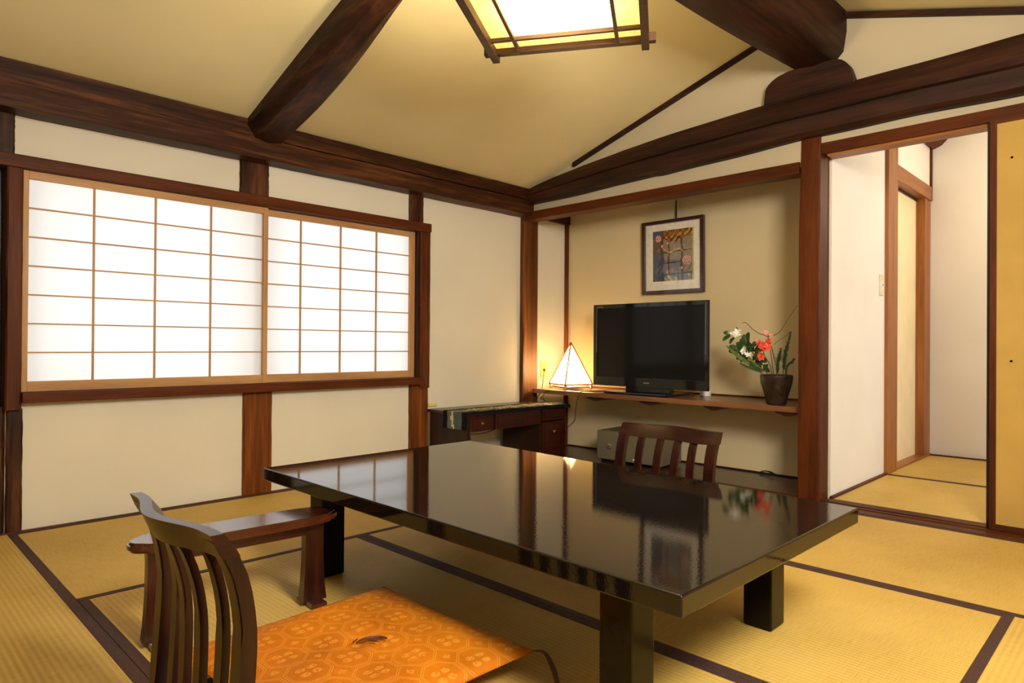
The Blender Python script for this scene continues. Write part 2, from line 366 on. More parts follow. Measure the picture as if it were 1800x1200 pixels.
def rough_bar(name, p0, p1, prof, mat, parent, n=24, amp=0.003, seed=0, bow=None):
    """hewn timber: outline 'prof' (a,b offsets) swept from p0 to p1 with slight irregularity; a = horizontal normal, b = up"""
    rnd = random.Random(seed); p0, p1 = Vector(p0), Vector(p1); t = (p1-p0).normalized()
    a = Vector((0, 0, 1)).cross(t).normalized(); b_ = t.cross(a)
    ph = [rnd.uniform(0, 6) for _ in prof]; bm = bmesh.new(); rings = []
    for k in range(n+1):
        s = k/n; c = p0.lerp(p1, s)
        if bow: c = c+Vector(bow(s))
        rings.append([c+a*(q[0]+amp*math.sin(9*s+ph[i])+amp*0.5*rnd.uniform(-1, 1))+b_*(q[1]+amp*math.cos(7*s+ph[i])+amp*0.5*rnd.uniform(-1, 1)) for i, q in enumerate(prof)])
    loft(bm, rings); return obj(name, bm, mat, parent, smooth=True)

# ------------------------------------------------------------------ FLOOR
RX0, RY0, WY_ = -1.45, -0.63, 3.27
floor = bx('floor', RX0-0.1, 5.6, RY0-0.9, 3.45, -0.12, -0.05, plain('subfloor_board', (0.12, 0.07, 0.04), rough=0.7), kind='structure', bev=0)
def mat_(x0, x1, y0, y1, along, bord=(1, 1), w=0.027):
    g = 0.0008
    bm = bmesh.new(); box(bm, x0+g, x1-g, y0+g, y1-g, -0.05, 0.0, 0.0)
    m = obj('tatami_mat', bm, TAX if along == 'X' else TAY, floor)
    t = 0.0012
    for s in (0, 1):
        if not bord[s]: continue
        if along == 'X':
            a, b = (y0+g, y0+w) if s == 0 else (y1-w, y1-g); bx('border_tape', x0+g, x1-g, a, b, -0.002, t, HERI, m, bev=0.0005)
        else:
            a, b = (x0+g, x0+w) if s == 0 else (x1-w, x1-g); bx('border_tape', a, b, y0+g, y1-g, -0.002, t, HERI, m, bev=0.0005)
XA, XB, XC, XD = 0.495, 1.455, 2.345, 3.27
YJ = 2.262
mat_(XA, 2.40, YJ, 3.24, 'X')
mat_(2.40, XD, 1.32, 3.24, 'Y')
mat_(2.345, XD, -0.62, 1.32, 'Y')
mat_(XA, XB, 0.335, YJ, 'Y')
mat_(XB, 2.345, 0.335, YJ, 'Y')
mat_(2.345, 2.40, 1.32, YJ, 'Y', (0, 0))
mat_(XA, 2.345, -0.62, 0.335, 'X')
mat_(-0.455, XA, 1.32, 3.24, 'Y', w=0.030)
mat_(-0.455, XA, -0.62, 1.32, 'Y', w=0.030)
mat_(-1.42, -0.455, 1.32, 3.24, 'Y'); mat_(-1.42, -0.455, -0.62, 1.32, 'Y')
# anteroom mats
mat_(3.47, 4.405, -1.4, 1.195, 'Y', w=0.022); mat_(4.405, 5.44, -1.4, 1.195, 'Y', w=0.022)
# alcove platform and its front sill, threshold with two grooves
plat = bx('alcove_board', 3.44, 3.90, 1.335, 3.26, -0.05, -0.002, PLF, floor, bev=0.003, label='dark wooden board of the alcove floor')
bx('front_sill', XD, 3.44, 1.335, 3.24, -0.05, 0.002, BY, floor, bev=0.003)
bm = bmesh.new()
prism(bm, [(XD, -0.05), (XD, 0.003), (3.335, 0.003), (3.335, -0.008), (3.36, -0.008), (3.36, 0.003), (3.385, 0.003), (3.385, -0.008), (3.41, -0.008), (3.41, 0.003), (3.47, 0.003), (3.47, -0.05)],
      lambda p: (p[0], RY0, p[1]), lambda p: (p[0], 1.335, p[1]))
obj('threshold_rail', bm, BY, floor, label='grooved sliding-door threshold rail')
bx('wall_edge_strip', XA-0.9, 3.40, 3.241, 3.262, -0.05, 0.004, BX, floor)
bx('anteroom_edge_strip', 3.50, 4.40, 1.19, 1.209, -0.04, 0.010, BX, floor)
bx('anteroom_edge_strip', 5.41, 5.44, -1.4, 1.2, -0.04, 0.008, BY, floor)

# ------------------------------------------------------------------ WALL LEFT (window wall), plane Y = 3.27
wl = thing('wall_left', 'cream plaster wall with exposed dark posts around the paper window', 'wall'); 
del wl['category']; wl['kind'] = 'structure'
def pan(x0, x1, z0, z1): return bx('plaster_panel', x0, x1, WY_, WY_+0.10, z0, z1, PLA, wl, bev=0)
pan(0.46, 1.42, -0.04, 0.555); pan(1.42, 2.50, -0.04, 0.555); pan(2.47, 3.50, -0.04, 1.80)
pan(3.50, 3.92, -0.04, 1.95)
pan(0.40, 1.40, 1.46, 1.80); pan(1.40, 2.47, 1.46, 1.80); pan(RX0, 0.40, 1.46, 1.80)
pan(RX0, 0.40, -0.04, 0.30)
# beams: two-layered wall plate
rough_bar('wall_plate_beam', (RX0, 3.28, 0), (3.45, 3.28, 0), [(0.055, 1.66), (0.062, 1.675), (0.062, 1.752), (0.048, 1.762), (-0.12, 1.762), (-0.12, 1.66)], WX, wl, 60, 0.0035, 3)
rough_bar('wall_plate_beam', (RX0, 3.28, 0), (3.45, 3.28, 0), [(0.060, 1.768), (0.070, 1.776), (0.070, 1.834), (0.066, 1.842), (-0.12, 1.842), (-0.12, 1.766)], WX, wl, 60, 0.002, 5)
bx('lintel_rail', RX0, 2.545, 3.215, 3.30, 1.443, 1.495, BX, wl, bev=0.004)
def post(x0, x1, z0, z1, yf, m=WZ, seed=1, amp=0.0011):
    c = (x0+x1)/2; w = (x1-x0)/2
    bm = bmesh.new(); rnd = random.Random(seed); n = 16; rings = []
    pr = [(-w, yf+0.006), (-w+0.006, yf), (w-0.006, yf), (w, yf+0.006), (w, yf+0.10), (-w, yf+0.10)]
    for k in range(n+1):
        z = z0+(z1-z0)*k/n
        rings.append([Vector((c+px+amp*rnd.uniform(-1, 1), py+(amp*0.6*rnd.uniform(-1, 1) if i < 4 else 0), z)) for i, (px, py) in enumerate(pr)])
    loft(bm, rings); return obj('post', bm, m, wl, smooth=True)
post(1.381, 1.528, 1.49, 1.665, 3.255, seed=2)
post(1.405, 1.553, -0.04, 0.525, 3.252, LZ, seed=3)
post(2.410, 2.515, 1.49, 1.665, 3.255, seed=4)
post(2.420, 2.556, -0.04, 0.53, 3.250, LZ, seed=5)
post(2.480, 2.556, 0.49, 1.447, 3.235, BZ, seed=6, amp=0.001)
post(0.40, 0.481, 1.49, 1.665, 3.255, seed=7)
post(0.453, 0.505, 0.488, 1.447, 3.225, BZ, seed=8, amp=0.001)
post(0.462, 0.515, -0.04, 0.49, 3.250, seed=9)
post(0.36, 0.455, -0.04, 0.50, 3.262, seed=10)
post(3.385, 3.537, -0.04, 1.68, 3.235, LZD, seed=11, amp=0.0012)
bx('corner_trim', 3.868, 3.892, 3.245, 3.27, 0.0, 1.67, BZ, wl)
bx('small_lintel', 3.57, 3.895, 3.235, 3.27, 1.672, 1.76, DX, wl)
# dark recess at the far left of the wall
bx('dark_shutter_board', RX0, 0.455, 3.33, 3.36, 0.30, 1.46, BLK, wl)
bx('lower_rail', RX0, 0.40, 3.25, 3.33, 0.30, 0.34, BX, wl)
bx('sill_rail', 0.505, 2.468, 3.205, 3.32, 0.514, 0.556, BX, wl, bev=0.004)
bx('window_jamb', 2.462, 2.482, 3.245, 3.36, 0.53, 1.447, DZ, wl)
# ------------------------------------------------------------------ WINDOW with two shoji
win = thing('window_1', 'wide paper-screen window of two sliding lattice panels', 'window'); del win['category']; win['kind'] = 'structure'
def shoji(x0, x1, wl_, wr_, yf, cols):
    z0, z1 = 0.557, 1.442; zb, zt = 0.598, 1.410; a, b = x0+wl_, x1-wr_
    e = bpy.data.objects.new('shoji_panel', None); COL.objects.link(e); e.parent = win
    bx('stile', x0, a, yf, yf+0.028, z0, z1, HZ, e); bx('stile', b, x1, yf, yf+0.028, z0, z1, HZ, e)
    bx('bottom_rail', a, b, yf+0.002, yf+0.028, z0, zb, HX, e); bx('top_rail', a, b, yf+0.002, yf+0.028, zt, z1, HX, e)
    rows = [zb+(zt-zb)*i/7 for i in range(8)]; xs = [a]+cols+[b]
    for x in cols: bx('lattice_bar', x-0.0038, x+0.0038, yf+0.008, yf+0.018, zb, zt, HZ, e, bev=0)
    for z in rows[1:-1]: bx('lattice_bar', a, b, yf+0.007, yf+0.017, z-0.0028, z+0.0028, HX, e, bev=0)
    for i in range(len(xs)-1):
        for j in range(7):
            bm = bmesh.new(); add(bm, [(xs[i], yf+0.020, rows[j]), (xs[i+1], yf+0.020, rows[j]), (xs[i+1], yf+0.020, rows[j+1]), (xs[i], yf+0.020, rows[j+1])], [(0, 1, 2, 3)])
            obj('paper_pane', bm, SHOJI, e)
shoji(0.506, 1.518, 0.020, 0.022, 3.240, [0.755, 0.996, 1.240])
shoji(1.485, 2.462, 0.030, 0.034, 3.272, [1.718, 1.957, 2.192])
# outer sash frame behind the paper (throws the soft bar of shade at the middle)
for x0, x1 in ((0.48, 0.53), (1.455, 1.545), (2.44, 2.48)):
    bx('outer_sash', x0, x1, 3.42, 3.45, 0.54, 1.47, BLK, win)
for z0, z1 in ((0.50, 0.555), (1.455, 1.49)):
    bx('outer_sash', 0.46, 2.5, 3.42, 3.45, z0, z1, BLK, win)

# ------------------------------------------------------------------ WALL BACK (beam wall), plane X = 3.40
wb = thing('wall_back', 'cream gable wall with a heavy hewn beam over alcove and doorway', 'wall'); del wb['category']; wb['kind'] = 'structure'
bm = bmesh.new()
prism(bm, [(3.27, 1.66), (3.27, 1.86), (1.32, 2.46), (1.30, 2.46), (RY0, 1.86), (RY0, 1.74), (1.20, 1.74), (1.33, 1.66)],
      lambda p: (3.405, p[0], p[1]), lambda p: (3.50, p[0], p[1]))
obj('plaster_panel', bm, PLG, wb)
def wob(s, seed): return 0.004*math.sin(17*s+seed)+0.002*math.sin(43*s+seed*2)
# great tie beam: lofted along Y with measured upper and lower edges
def tie():
    top = [(3.25, 1.825), (3.10, 1.862), (2.95, 1.893), (2.62, 1.935), (2.38, 1.965), (1.9, 1.995), (1.49, 2.015), (1.06, 2.030), (0.42, 2.038), (-0.63, 2.030)]
    bot = [(3.25, 1.735), (3.10, 1.738), (2.62, 1.748), (2.16, 1.764), (2.12, 1.757), (1.6, 1.785), (1.32, 1.800), (0.8, 1.800), (0.42, 1.794), (-0.63, 1.79)]
    def ip(T, y):
        for (a, za), (b, zb) in zip(T, T[1:]):
            if b <= y <= a: return zb+(za-zb)*(y-b)/(a-b)
        return T[-1][1]
    bm = bmesh.new(); rings = []
    for k in range(91):
        y = 3.25-3.88*k/90; s = k/90; zt, zb = ip(top, y)+wob(s, 1)*0.6, ip(bot, y)+wob(s, 3)*0.7
        m_ = zb+(zt-zb)*(0.42+0.05*math.sin(3*s+1))
        xf = 3.335+wob(s, 5)
        rings.append([Vector((3.47, y, zb)), Vector((xf+0.03, y, zb)), Vector((xf+0.008, y, zb+0.02)), Vector((xf, y, m_-0.006)), Vector((xf+0.010, y, m_-0.001)), Vector((xf-0.004, y, m_+0.006)), Vector((xf+0.004, y, zt-0.05)), Vector((xf+0.03, y, zt-0.006)), Vector((3.47, y, zt))])
    loft(bm, rings); return obj('tie_beam', bm, DY, wb, smooth=True, label='heavy dark hewn tie beam')
tie()
# bolster block under the ridge log
bm = bmesh.new()
prism(bm, [(1.492, 2.00), (1.484, 2.085), (1.462, 2.112), (1.425, 2.134), (1.37, 2.147), (1.24, 2.150), (1.135, 2.142), (1.105, 2.128), (1.080, 2.098), (1.066, 2.055), (1.052, 2.00)],
      lambda p: (3.345, p[0], p[1]), lambda p: (3.47, p[0], p[1]))
bmesh.ops.bevel(bm, geom=list(bm.edges), offset=0.006, segments=2, affect='EDGES')
obj('bolster_block', bm, DY, wb, smooth=True)
# alcove head rail, door head rail
bx('alcove_head_rail', 3.385, 3.49, 1.325, 3.25, 1.633, 1.690, BY, wb, bev=0.003)
bx('door_head_rail', 3.40, 3.52, RY0, 1.225, 1.712, 1.766, BY, wb, bev=0.003)
bx('head_rail_groove', 3.42, 3.50, RY0, 1.20, 1.700, 1.7125, OY, wb, bev=0.001)
def gable_strip(y0, z0, y1, z1):
    bm = bmesh.new(); prism(bm, [(y0, z0), (y1, z1), (y1, z1-0.028), (y0, z0-0.028)], lambda p: (3.385, p[0], p[1]), lambda p: (3.41, p[0], p[1]))
    obj('gable_strip', bm, DY, wb)
gable_strip(2.80, 1.963, 1.40, 2.407); gable_strip(1.16, 2.388, RY0, 1.822)
# main post at the alcove edge
bm = bmesh.new(); rnd = random.Random(8); rings = []
for k in range(25):
    z = -0.04+1.86*k/24; j = lambda: 0.0008*rnd.uniform(-1, 1)
    y1 = 1.327-0.010*max(0, (z-1.35)/0.4)
    rings.append([Vector((3.39+j(), 1.232, z)), Vector((3.396, 1.223+j(), z)), Vector((3.515, 1.223, z)), Vector((3.515, y1, z)), Vector((3.396, y1, z)), Vector((3.39+j(), y1-0.008, z))])
loft(bm, rings); obj('main_post', bm, BZ, wb, smooth=True, label='square reddish-brown main post')

# ------------------------------------------------------------------ ALCOVE shell
al = thing('wall_alcove', 'shaded cream plaster back wall of the alcove', 'wall'); del al['category']; al['kind'] = 'structure'
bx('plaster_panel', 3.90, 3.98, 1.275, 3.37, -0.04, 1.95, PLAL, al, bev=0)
bx('plaster_panel', 3.515, 3.90, 1.215, 1.275, -0.04, 1.95, PLA, al, bev=0)
bx('alcove_ceiling_board', 3.50, 3.95, 1.2, 3.3, 1.90, 1.93, DY, al)
bx('shelf_back_strip', 3.885, 3.90, 1.28, 3.24, 0.449, 0.458, BY, al, bev=0)
bx('base_strip', 3.885, 3.90, 1.28, 3.24, -0.002, 0.006, DY, al, bev=0)

# ------------------------------------------------------------------ ANTEROOM
an = thing('wall_anteroom', 'white plaster walls of the small anteroom beyond the doorway', 'wall'); del an['category']; an['kind'] = 'structure'
bx('plaster_panel', 3.516, 4.40, 1.21, 1.214, 0.0, 2.4, PLW, an, bev=0)
bx('plaster_panel', 4.40, 4.58, 1.215, 1.29, -0.04, 2.4, PLW, an, bev=0)
bx('plaster_panel', 4.58, 5.45, 1.21, 1.29, 1.895, 2.4, PLW, an, bev=0)
bx('plaster_panel', 5.45, 5.53, -1.5, 1.4, -0.04, 2.4, PLW, an, bev=0)
bx('plaster_panel', 3.42, 5.53, -1.55, -1.5, -0.04, 2.4, PLW, an, bev=0)
bx('plaster_panel', 3.50, 5.53, -1.5, 1.4, 2.36, 2.42, PLW, an, bev=0)
bx('door_post', 4.395, 4.582, 1.188, 1.25, 0.0, 2.36, OZ, an)
bx('door_lintel', 4.582, 5.43, 1.195, 1.29, 1.80, 1.895, OX, an)
bx('door_post', 5.30, 5.447, 1.205, 1.29, 0.0, 1.80, OZ, an)
bx('corner_strip', 5.435, 5.45, 1.195, 1.21, 1.80, 2.2, BZ, an)
bx('door_sill', 4.582, 5.43, 1.196, 1.29, -0.04, 0.012, OX, an)
bm = bmesh.new()
prism(bm, [(1.21, 2.36), (1.245, 2.255), (1.19, 2.165), (1.14, 2.185), (1.08, 2.25), (1.03, 2.36)], lambda p: (5.0, p[0], p[1]), lambda p: (5.45, p[0], p[1]))
obj('beam_end', bm, BX, an, label='hewn beam end in the upper corner')
dr = bx('door_1', 4.582, 5.30, 1.262, 1.282, 0.012, 1.80, FUS2, kind='structure', bev=0.001); dr['label'] = 'cream papered sliding door in the anteroom'
bx('door_edge', 4.582, 5.30, 1.254, 1.262, 1.782, 1.80, BLK, dr)
# ochre sliding door to the right of the doorway, and its twin slid behind
def fusuma(name, x, y0, y1, lab):
    d = bx(name, x, x+0.018, y0+0.02, y1-0.02, 0.02, 1.700, FUS, kind='structure', bev=0); d['label'] = lab
    bx('door_stile', x-0.004, x+0.022, y1-0.024, y1, 0.002, 1.712, BZ, d); bx('door_stile', x-0.004, x+0.022, y0, y0+0.024, 0.002, 1.712, BZ, d)
    bx('bottom_rail', x-0.003, x+0.021, y0+0.02, y1-0.02, 0.002, 0.028, BY, d); bx('top_rail', x-0.003, x+0.021, y0+0.02, y1-0.02, 1.694, 1.712, BY, d)
    return d
fd = fusuma('door_2', 3.386, RY0, 0.534, 'ochre papered sliding door right of the doorway')
for z in (0.706, 1.545):
    b = bmesh.new(); lathe(b, [(0.0, -0.004), (0.004, -0.003), (0.005, 0)], 10); o = obj('nail_head', b, BLK, fd); o.location = (3.386, 0.46, z); o.rotation_euler = (0, -PI/2, 0)
fd2 = fusuma('door_3', 3.412, RY0, 0.547, 'second sliding door slid behind the ochre one, only its dark edge showing')
for c in fd2.children:
    if c.name.startswith('door_stile'): c.data.materials[0] = BLK

# ------------------------------------------------------------------ unseen walls
wr = bx('wall_right', RX0, 3.40, RY0-0.1, RY0, -0.04, 1.95, PLA, kind='structure', bev=0); wr['label'] = 'cream plaster wall behind the camera on the entrance side'
wf = thing('wall_front', 'cream plaster gable wall behind the camera', 'wall'); del wf['category']; wf['kind'] = 'structure'
bm = bmesh.new(); prism(bm, [(RY0, -0.04), (RY0, 1.84), (1.3, 2.47), (3.3, 1.84), (3.3, -0.04)], lambda p: (RX0-0.08, p[0], p[1]), lambda p: (RX0, p[0], p[1]))
obj('plaster_panel', bm, PLA, wf)

# ------------------------------------------------------------------ CEILING
ce = thing('ceiling', 'sloping beige plaster ceiling rising to a ridge log', 'ceiling'); del ce['category']; ce['kind'] = 'structure'
zc = lambda y: 1.832+0.317*(3.215-y) if y > 1.32 else 2.376-0.322*(1.10-y)
for a, b in ((3.36, 1.32), (1.32, RY0-0.1)):
    za, zb = zc(a), zc(b+1e-6 if b == 1.32 else b)
    if a == 1.32: za = zc(1.3199)
    bm = bmesh.new(); prism(bm, [(a, za), (b, zb), (b, zb+0.06), (a, za+0.06)], lambda p: (RX0-0.08, p[0], p[1]), lambda p: (3.50, p[0], p[1]))
    obj('plaster_slope', bm, PLC, ce)
# ridge log (hewn, multi-faceted), running away from the viewer
oct_ = [(1.125, 2.195), (1.165, 2.150), (1.245, 2.140), (1.335, 2.150), (1.415, 2.225), (1.485, 2.315), (1.555, 2.42), (1.50, 2.53), (1.33, 2.58), (1.17, 2.52), (1.110, 2.42), (1.105, 2.28)]
bm = bmesh.new(); rings = []; rnd = random.Random(5); ph = [rnd.uniform(0, 6) for _ in oct_]
for k in range(49):
    x = 3.46-4.85*k/48; s = k/48
    sag = -0.035*math.sin(PI*min(1, s*1.1)); dy = 0.035*math.sin(PI*s*1.3); g = 1+0.10*math.sin(PI*min(1, s*1.6))
    rings.append([Vector((x, 1.32+(y-1.32)*g+dy+0.004*math.sin(14*s+ph[i]), 2.36+(z-2.36)*g+sag+0.004*math.cos(11*s+ph[i]))) for i, (y, z) in enumerate(oct_)])
loft(bm, rings); obj('ridge_log', bm, DX, ce, smooth=True, label='massive dark hewn ridge log')
# sloping rafter log with a curved belly
bm = bmesh.new(); rings = []
for k in range(31):
    s = k/30; y = 3.27-1.75*s; zt = zc(y)+0.03
    belly = 0.105+0.055*math.sin(PI*min(1, s*1.15))-0.02*(1-s)
    x0 = 1.372-0.012*math.sin(PI*s)+0.02*s; x1 = 1.590+0.012*math.sin(PI*min(1, s*1.6))-0.090*s
    zb = zc(y)-belly; e = 0.004*math.sin(19*s)
    rings.append([Vector((x0+0.01, y, zt)), Vector((x0, y, zb+0.06)), Vector((x0+0.035+e, y, zb+0.006)), Vector((x0+0.10+e, y, zb-0.006)), Vector((x1-0.05+e, y, zb+0.004)), Vector((x1-0.01, y, zb+0.045)), Vector((x1, y, zt))])
loft(bm, rings); obj('rafter_log', bm, wood('rafter_timber', (0.012, 0.0038, 0.002), (0.036, 0.0115, 0.005), (0.095, 0.033, 0.012), axis='Y', rough=0.55, spec=0.2), ce, smooth=True, label='curved dark rafter log')

# ------------------------------------------------------------------ SHELF in the alcove
sh = thing('alcove_shelf', 'long reddish-brown wooden wall shelf across the alcove under the television', 'shelf')
bx('board', 3.442, 3.898, 1.328, 3.20, 0.420, 0.449, SHF, sh, bev=0.003)
for a, b in ((2.565, 2.745), (2.165, 2.330), (1.755, 1.895), (1.335, 1.485)):
    bm = bmesh.new(); m_ = (a+b)/2
    prism(bm, [(a, 0.420), (b, 0.420), (b-0.028, 0.409), (m_+0.012, 0.397), (m_-0.012, 0.397), (a+0.028, 0.409)], lambda p: (3.458, p[0], p[1]), lambda p: (3.898, p[0], p[1]))
    obj('bracket', bm, DY, sh)

# ------------------------------------------------------------------ TABLE
tb = thing('low_table', 'long low table in black lacquer standing on the tatami mats', 'table')
zt0, zt1 = 0.294, 0.335
bm = bmesh.new()
q = [(1.008, 0.587), (1.897, 0.582), (1.958, 2.196), (1.014, 2.190)]
prism(bm, q, lambda p: (p[0], p[1], zt0), lambda p: (p[0], p[1], zt1))
bmesh.ops.bevel(bm, geom=list(bm.edges), offset=0.0045, segments=3, profile=0.55, affect='EDGES')
obj('tabletop', bm, LAC, tb, smooth=True)
for x, y in ((1.094, 0.747), (1.742, 0.747), (1.094, 1.935), (1.742, 1.935)):
    bm = bmesh.new(); box(bm, x, x+0.084, y, y+0.080, 0.0015, zt0+0.001, 0.007); obj('leg', bm, LACL, tb, smooth=True)
bx('end_rail', 1.17, 1.75, 0.77, 0.80, 0.262, zt0+0.001, LACL, tb); bx('end_rail', 1.17, 1.75, 1.965, 1.995, 0.262, zt0+0.001, LACL, tb)
bx('side_rail', 1.12, 1.15, 0.82, 1.94, 0.270, zt0+0.001, LACL, tb); bx('side_rail', 1.77, 1.80, 0.82, 1.94, 0.270, zt0+0.001, LACL, tb)

# ------------------------------------------------------------------ FLOOR CHAIRS
PR = [(0.015, 0.004), (0.010, 0.05), (0.016, 0.146), (0.021, 0.215), (0.024, 0.285), (0.017, 0.34), (0.004, 0.39), (-0.020, 0.435), (-0.030, 0.452)]
def prx(z):
    for (a, za), (b, zb) in zip(PR, PR[1:]):
        if za <= z <= zb: return a+(b-a)*(z-za)/(zb-za)
    return PR[-1][0] if z > PR[-1][1] else PR[0][0]
def bow(y):
    t = min(1.0, abs(y)/0.172); return -0.017*(1+math.cos(PI*t))
def chair(name, label, loc, rot):
    t = thing(name, label, 'chair', loc, rot, 'legless floor chairs')
    def bar(y, w, d, z0, z1, dx, nm, bw=0.0):
        bm = bmesh.new(); rings = []; zs = [z0+(z1-z0)*k/14 for k in range(15)]
        for z in zs:
            x = (prx(z-0.012)+prx(z)+prx(z+0.012))/3+dx+bw*(0.30+0.60*max(0, (z-0.10)/0.317)**1.5)
            rings.append([Vector((x, y-w/2, z)), Vector((x, y+w/2, z)), Vector((x+d, y+w/2, z)), Vector((x+d, y-w/2, z))])
        loft(bm, rings); bmesh.ops.bevel(bm, geom=[e for e in bm.edges if abs(e.verts[0].co.z-e.verts[1].co.z) > 0.005], offset=0.003, segments=2, affect='EDGES')
        return obj(nm, bm, CHZ, t, smooth=True)
    bar(0.189, 0.036, 0.028, 0.004, 0.441, 0.0, 'stile'); bar(-0.189, 0.036, 0.028, 0.004, 0.441, 0.0, 'stile')
    for y in (-0.110, -0.037, 0.037, 0.110): bar(y, 0.029, 0.015, 0.020, 0.417, 0.008, 'slat', bow(y))
    bm = bmesh.new(); rings = []
    for k in range(25):
        y = -0.208+0.416*k/24; ss = bow(y)*(0.95)
        za = 0.412-0.006*(1-(abs(y)/0.208)**2); zb = 0.454
        rings.append([Vector((prx(za)+ss-0.001, y, za)), Vector((prx(0.43)+ss-0.001, y, 0.43)), Vector((prx(zb)+ss+0.002, y, zb)), Vector((prx(zb)+ss+0.023, y, zb)), Vector((prx(0.43)+ss+0.0285, y, 0.43)), Vector((prx(za)+ss+0.0285, y, za))])
    loft(bm, rings); obj('top_rail', bm, CHY, t, smooth=True, label='curved top rail')
    bm = bmesh.new(); pts = []
    for k in range(13):
        y = -0.200+0.40*k/12; pts.append((bow(y)*0.35+0.012, y))
    pts += [(0.40, 0.20), (0.43, 0.16), (0.43, -0.16), (0.40, -0.20)]
    prism(bm, pts, lambda p: (p[0], p[1], 0.012), lambda p: (p[0], p[1], 0.030)); obj('seat', bm, CHX, t)
    return t
chair('floor_chair', 'dark legless floor chair in the foreground holding the orange cushion', (0.441, 1.283, 0), 0)
chair('floor_chair', 'dark legless floor chair on the far side of the table beside the grey safe', (2.178, 1.332, 0), PI)

# ------------------------------------------------------------------ CUSHION
cu = thing('floor_cushion', 'thin square orange damask floor cushion on the near floor chair', 'cushion', (0.828, 1.308, 0.032), math.radians(1.5))
bm = bmesh.new(); n = 48; hx, hy, th = 0.287, 0.288, 0.027; vt, vb = [], []
rnd = random.Random(2)
for i in range(n+1):
    for j in range(n+1):
        u = -1+2*i/n; v = -1+2*j/n
        pin = 1-0.055*(1-abs(u)**2)*abs(v)**3; pin2 = 1-0.055*(1-abs(v)**2)*abs(u)**3
        x, y = hx*u*pin2*1.0, hy*v*pin
        e = max(0.0, (1-abs(u)**5)*(1-abs(v)**5))**0.42
        h = th*e*(0.80+0.20*(1-(u*u+v*v)/2))
        d = math.hypot(u, v); h -= 0.014*math.exp(-(d/0.11)**2)
        w = 0.0035*math.sin(7*u+3*v)*math.exp(-(d/0.6)**2)+0.0022*math.sin(9*v-4*u+1)*e
        vt.append(bm.verts.new((x, y, th+h+w*e))); vb.append(bm.verts.new((x, y, th-h*0.9+0.002-w*0.1*e)))
Ix = lambda i, j: i*(n+1)+j
for i in range(n):
    for j in range(n):
        bm.faces.new([vt[Ix(i, j)], vt[Ix(i+1, j)], vt[Ix(i+1, j+1)], vt[Ix(i, j+1)]])
        bm.faces.new([vb[Ix(i, j+1)], vb[Ix(i+1, j+1)], vb[Ix(i+1, j)], vb[Ix(i, j)]])
bmesh.ops.remove_doubles(bm, verts=bm.verts, dist=0.0008)
obj('cover', bm, DAM, cu, smooth='all')
bm = bmesh.new()
for k in range(9):
    a = 0.25*rnd.uniform(-1, 1); l = 0.030+0.02*rnd.random()
    tube(bm, spline([(0, 0, 0.050), (0.018*math.cos(a-0.9), 0.018*math.sin(a-0.9), 0.060), (l*math.cos(a-0.8), l*math.sin(a-0.8), 0.060), ((l+0.02)*math.cos(a*0.7-0.95), (l+0.02)*math.sin(a*0.7-0.95), 0.061)], 3), 0.0013, 5)
tube(bm, spline([(-0.014, -0.008, 0.060), (-0.004, 0.004, 0.052), (0.004, 0.0, 0.058)], 3), 0.0016, 5)
obj('centre_tuft', bm, THRD, cu)
bm = bmesh.new()
for k in range(5):
    o_ = 0.0016*k
    tube(bm, spline([(0.286, -0.284, 0.028), (0.296+o_, -0.305, 0.026), (0.286+o_, -0.335-o_, 0.006), (0.262, -0.375-o_, -0.022), (0.225-o_*3, -0.42, -0.029)], 4), 0.0018, 5)
obj('corner_tassel', bm, THRD, cu)

# ------------------------------------------------------------------ ARMREST
ar = thing('armrest', 'low lacquered wooden armrest stand beside the near floor chair', 'armrest', (0.772, 1.795, 0), math.radians(-4))
bm = bmesh.new(); pts = []
for k in range(40):
    a = 2*PI*k/40; c, s = math.cos(a), math.sin(a)
    pts.append((0.275*math.copysign(abs(c)**0.45, c), 0.062*math.copysign(abs(s)**0.85, s)))
prism(bm, pts, lambda p: (p[0], p[1], 0.243), lambda p: (p[0], p[1], 0.268))
bmesh.ops.bevel(bm, geom=[e for e in bm.edges if abs(e.verts[0].co.z-e.verts[1].co.z) < 1e-4], offset=0.007, segments=3, affect='EDGES')
obj('top_board', bm, ARX, ar, smooth=True)
bx('apron', -0.200, 0.200, -0.014, 0.014, 0.205, 0.244, ARX, ar)
for sx_ in (-1, 1):
    bm = bmesh.new(); rings = []
    for z, w, d in ((0.012, 0.036, 0.019), (0.05, 0.032, 0.016), (0.12, 0.028, 0.015), (0.20, 0.027, 0.015), (0.243, 0.028, 0.015)):
        rings.append([Vector((sx_*0.205-w, -d, z)), Vector((sx_*0.205+w, -d, z)), Vector((sx_*0.205+w, d, z)), Vector((sx_*0.205-w, d, z))])
    loft(bm, rings); obj('leg', bm, ARZ, ar)
    bx('foot', sx_*0.205-0.024, sx_*0.205+0.024, -0.050, 0.055, 0.0015, 0.013, ARX, ar, bev=0.003)

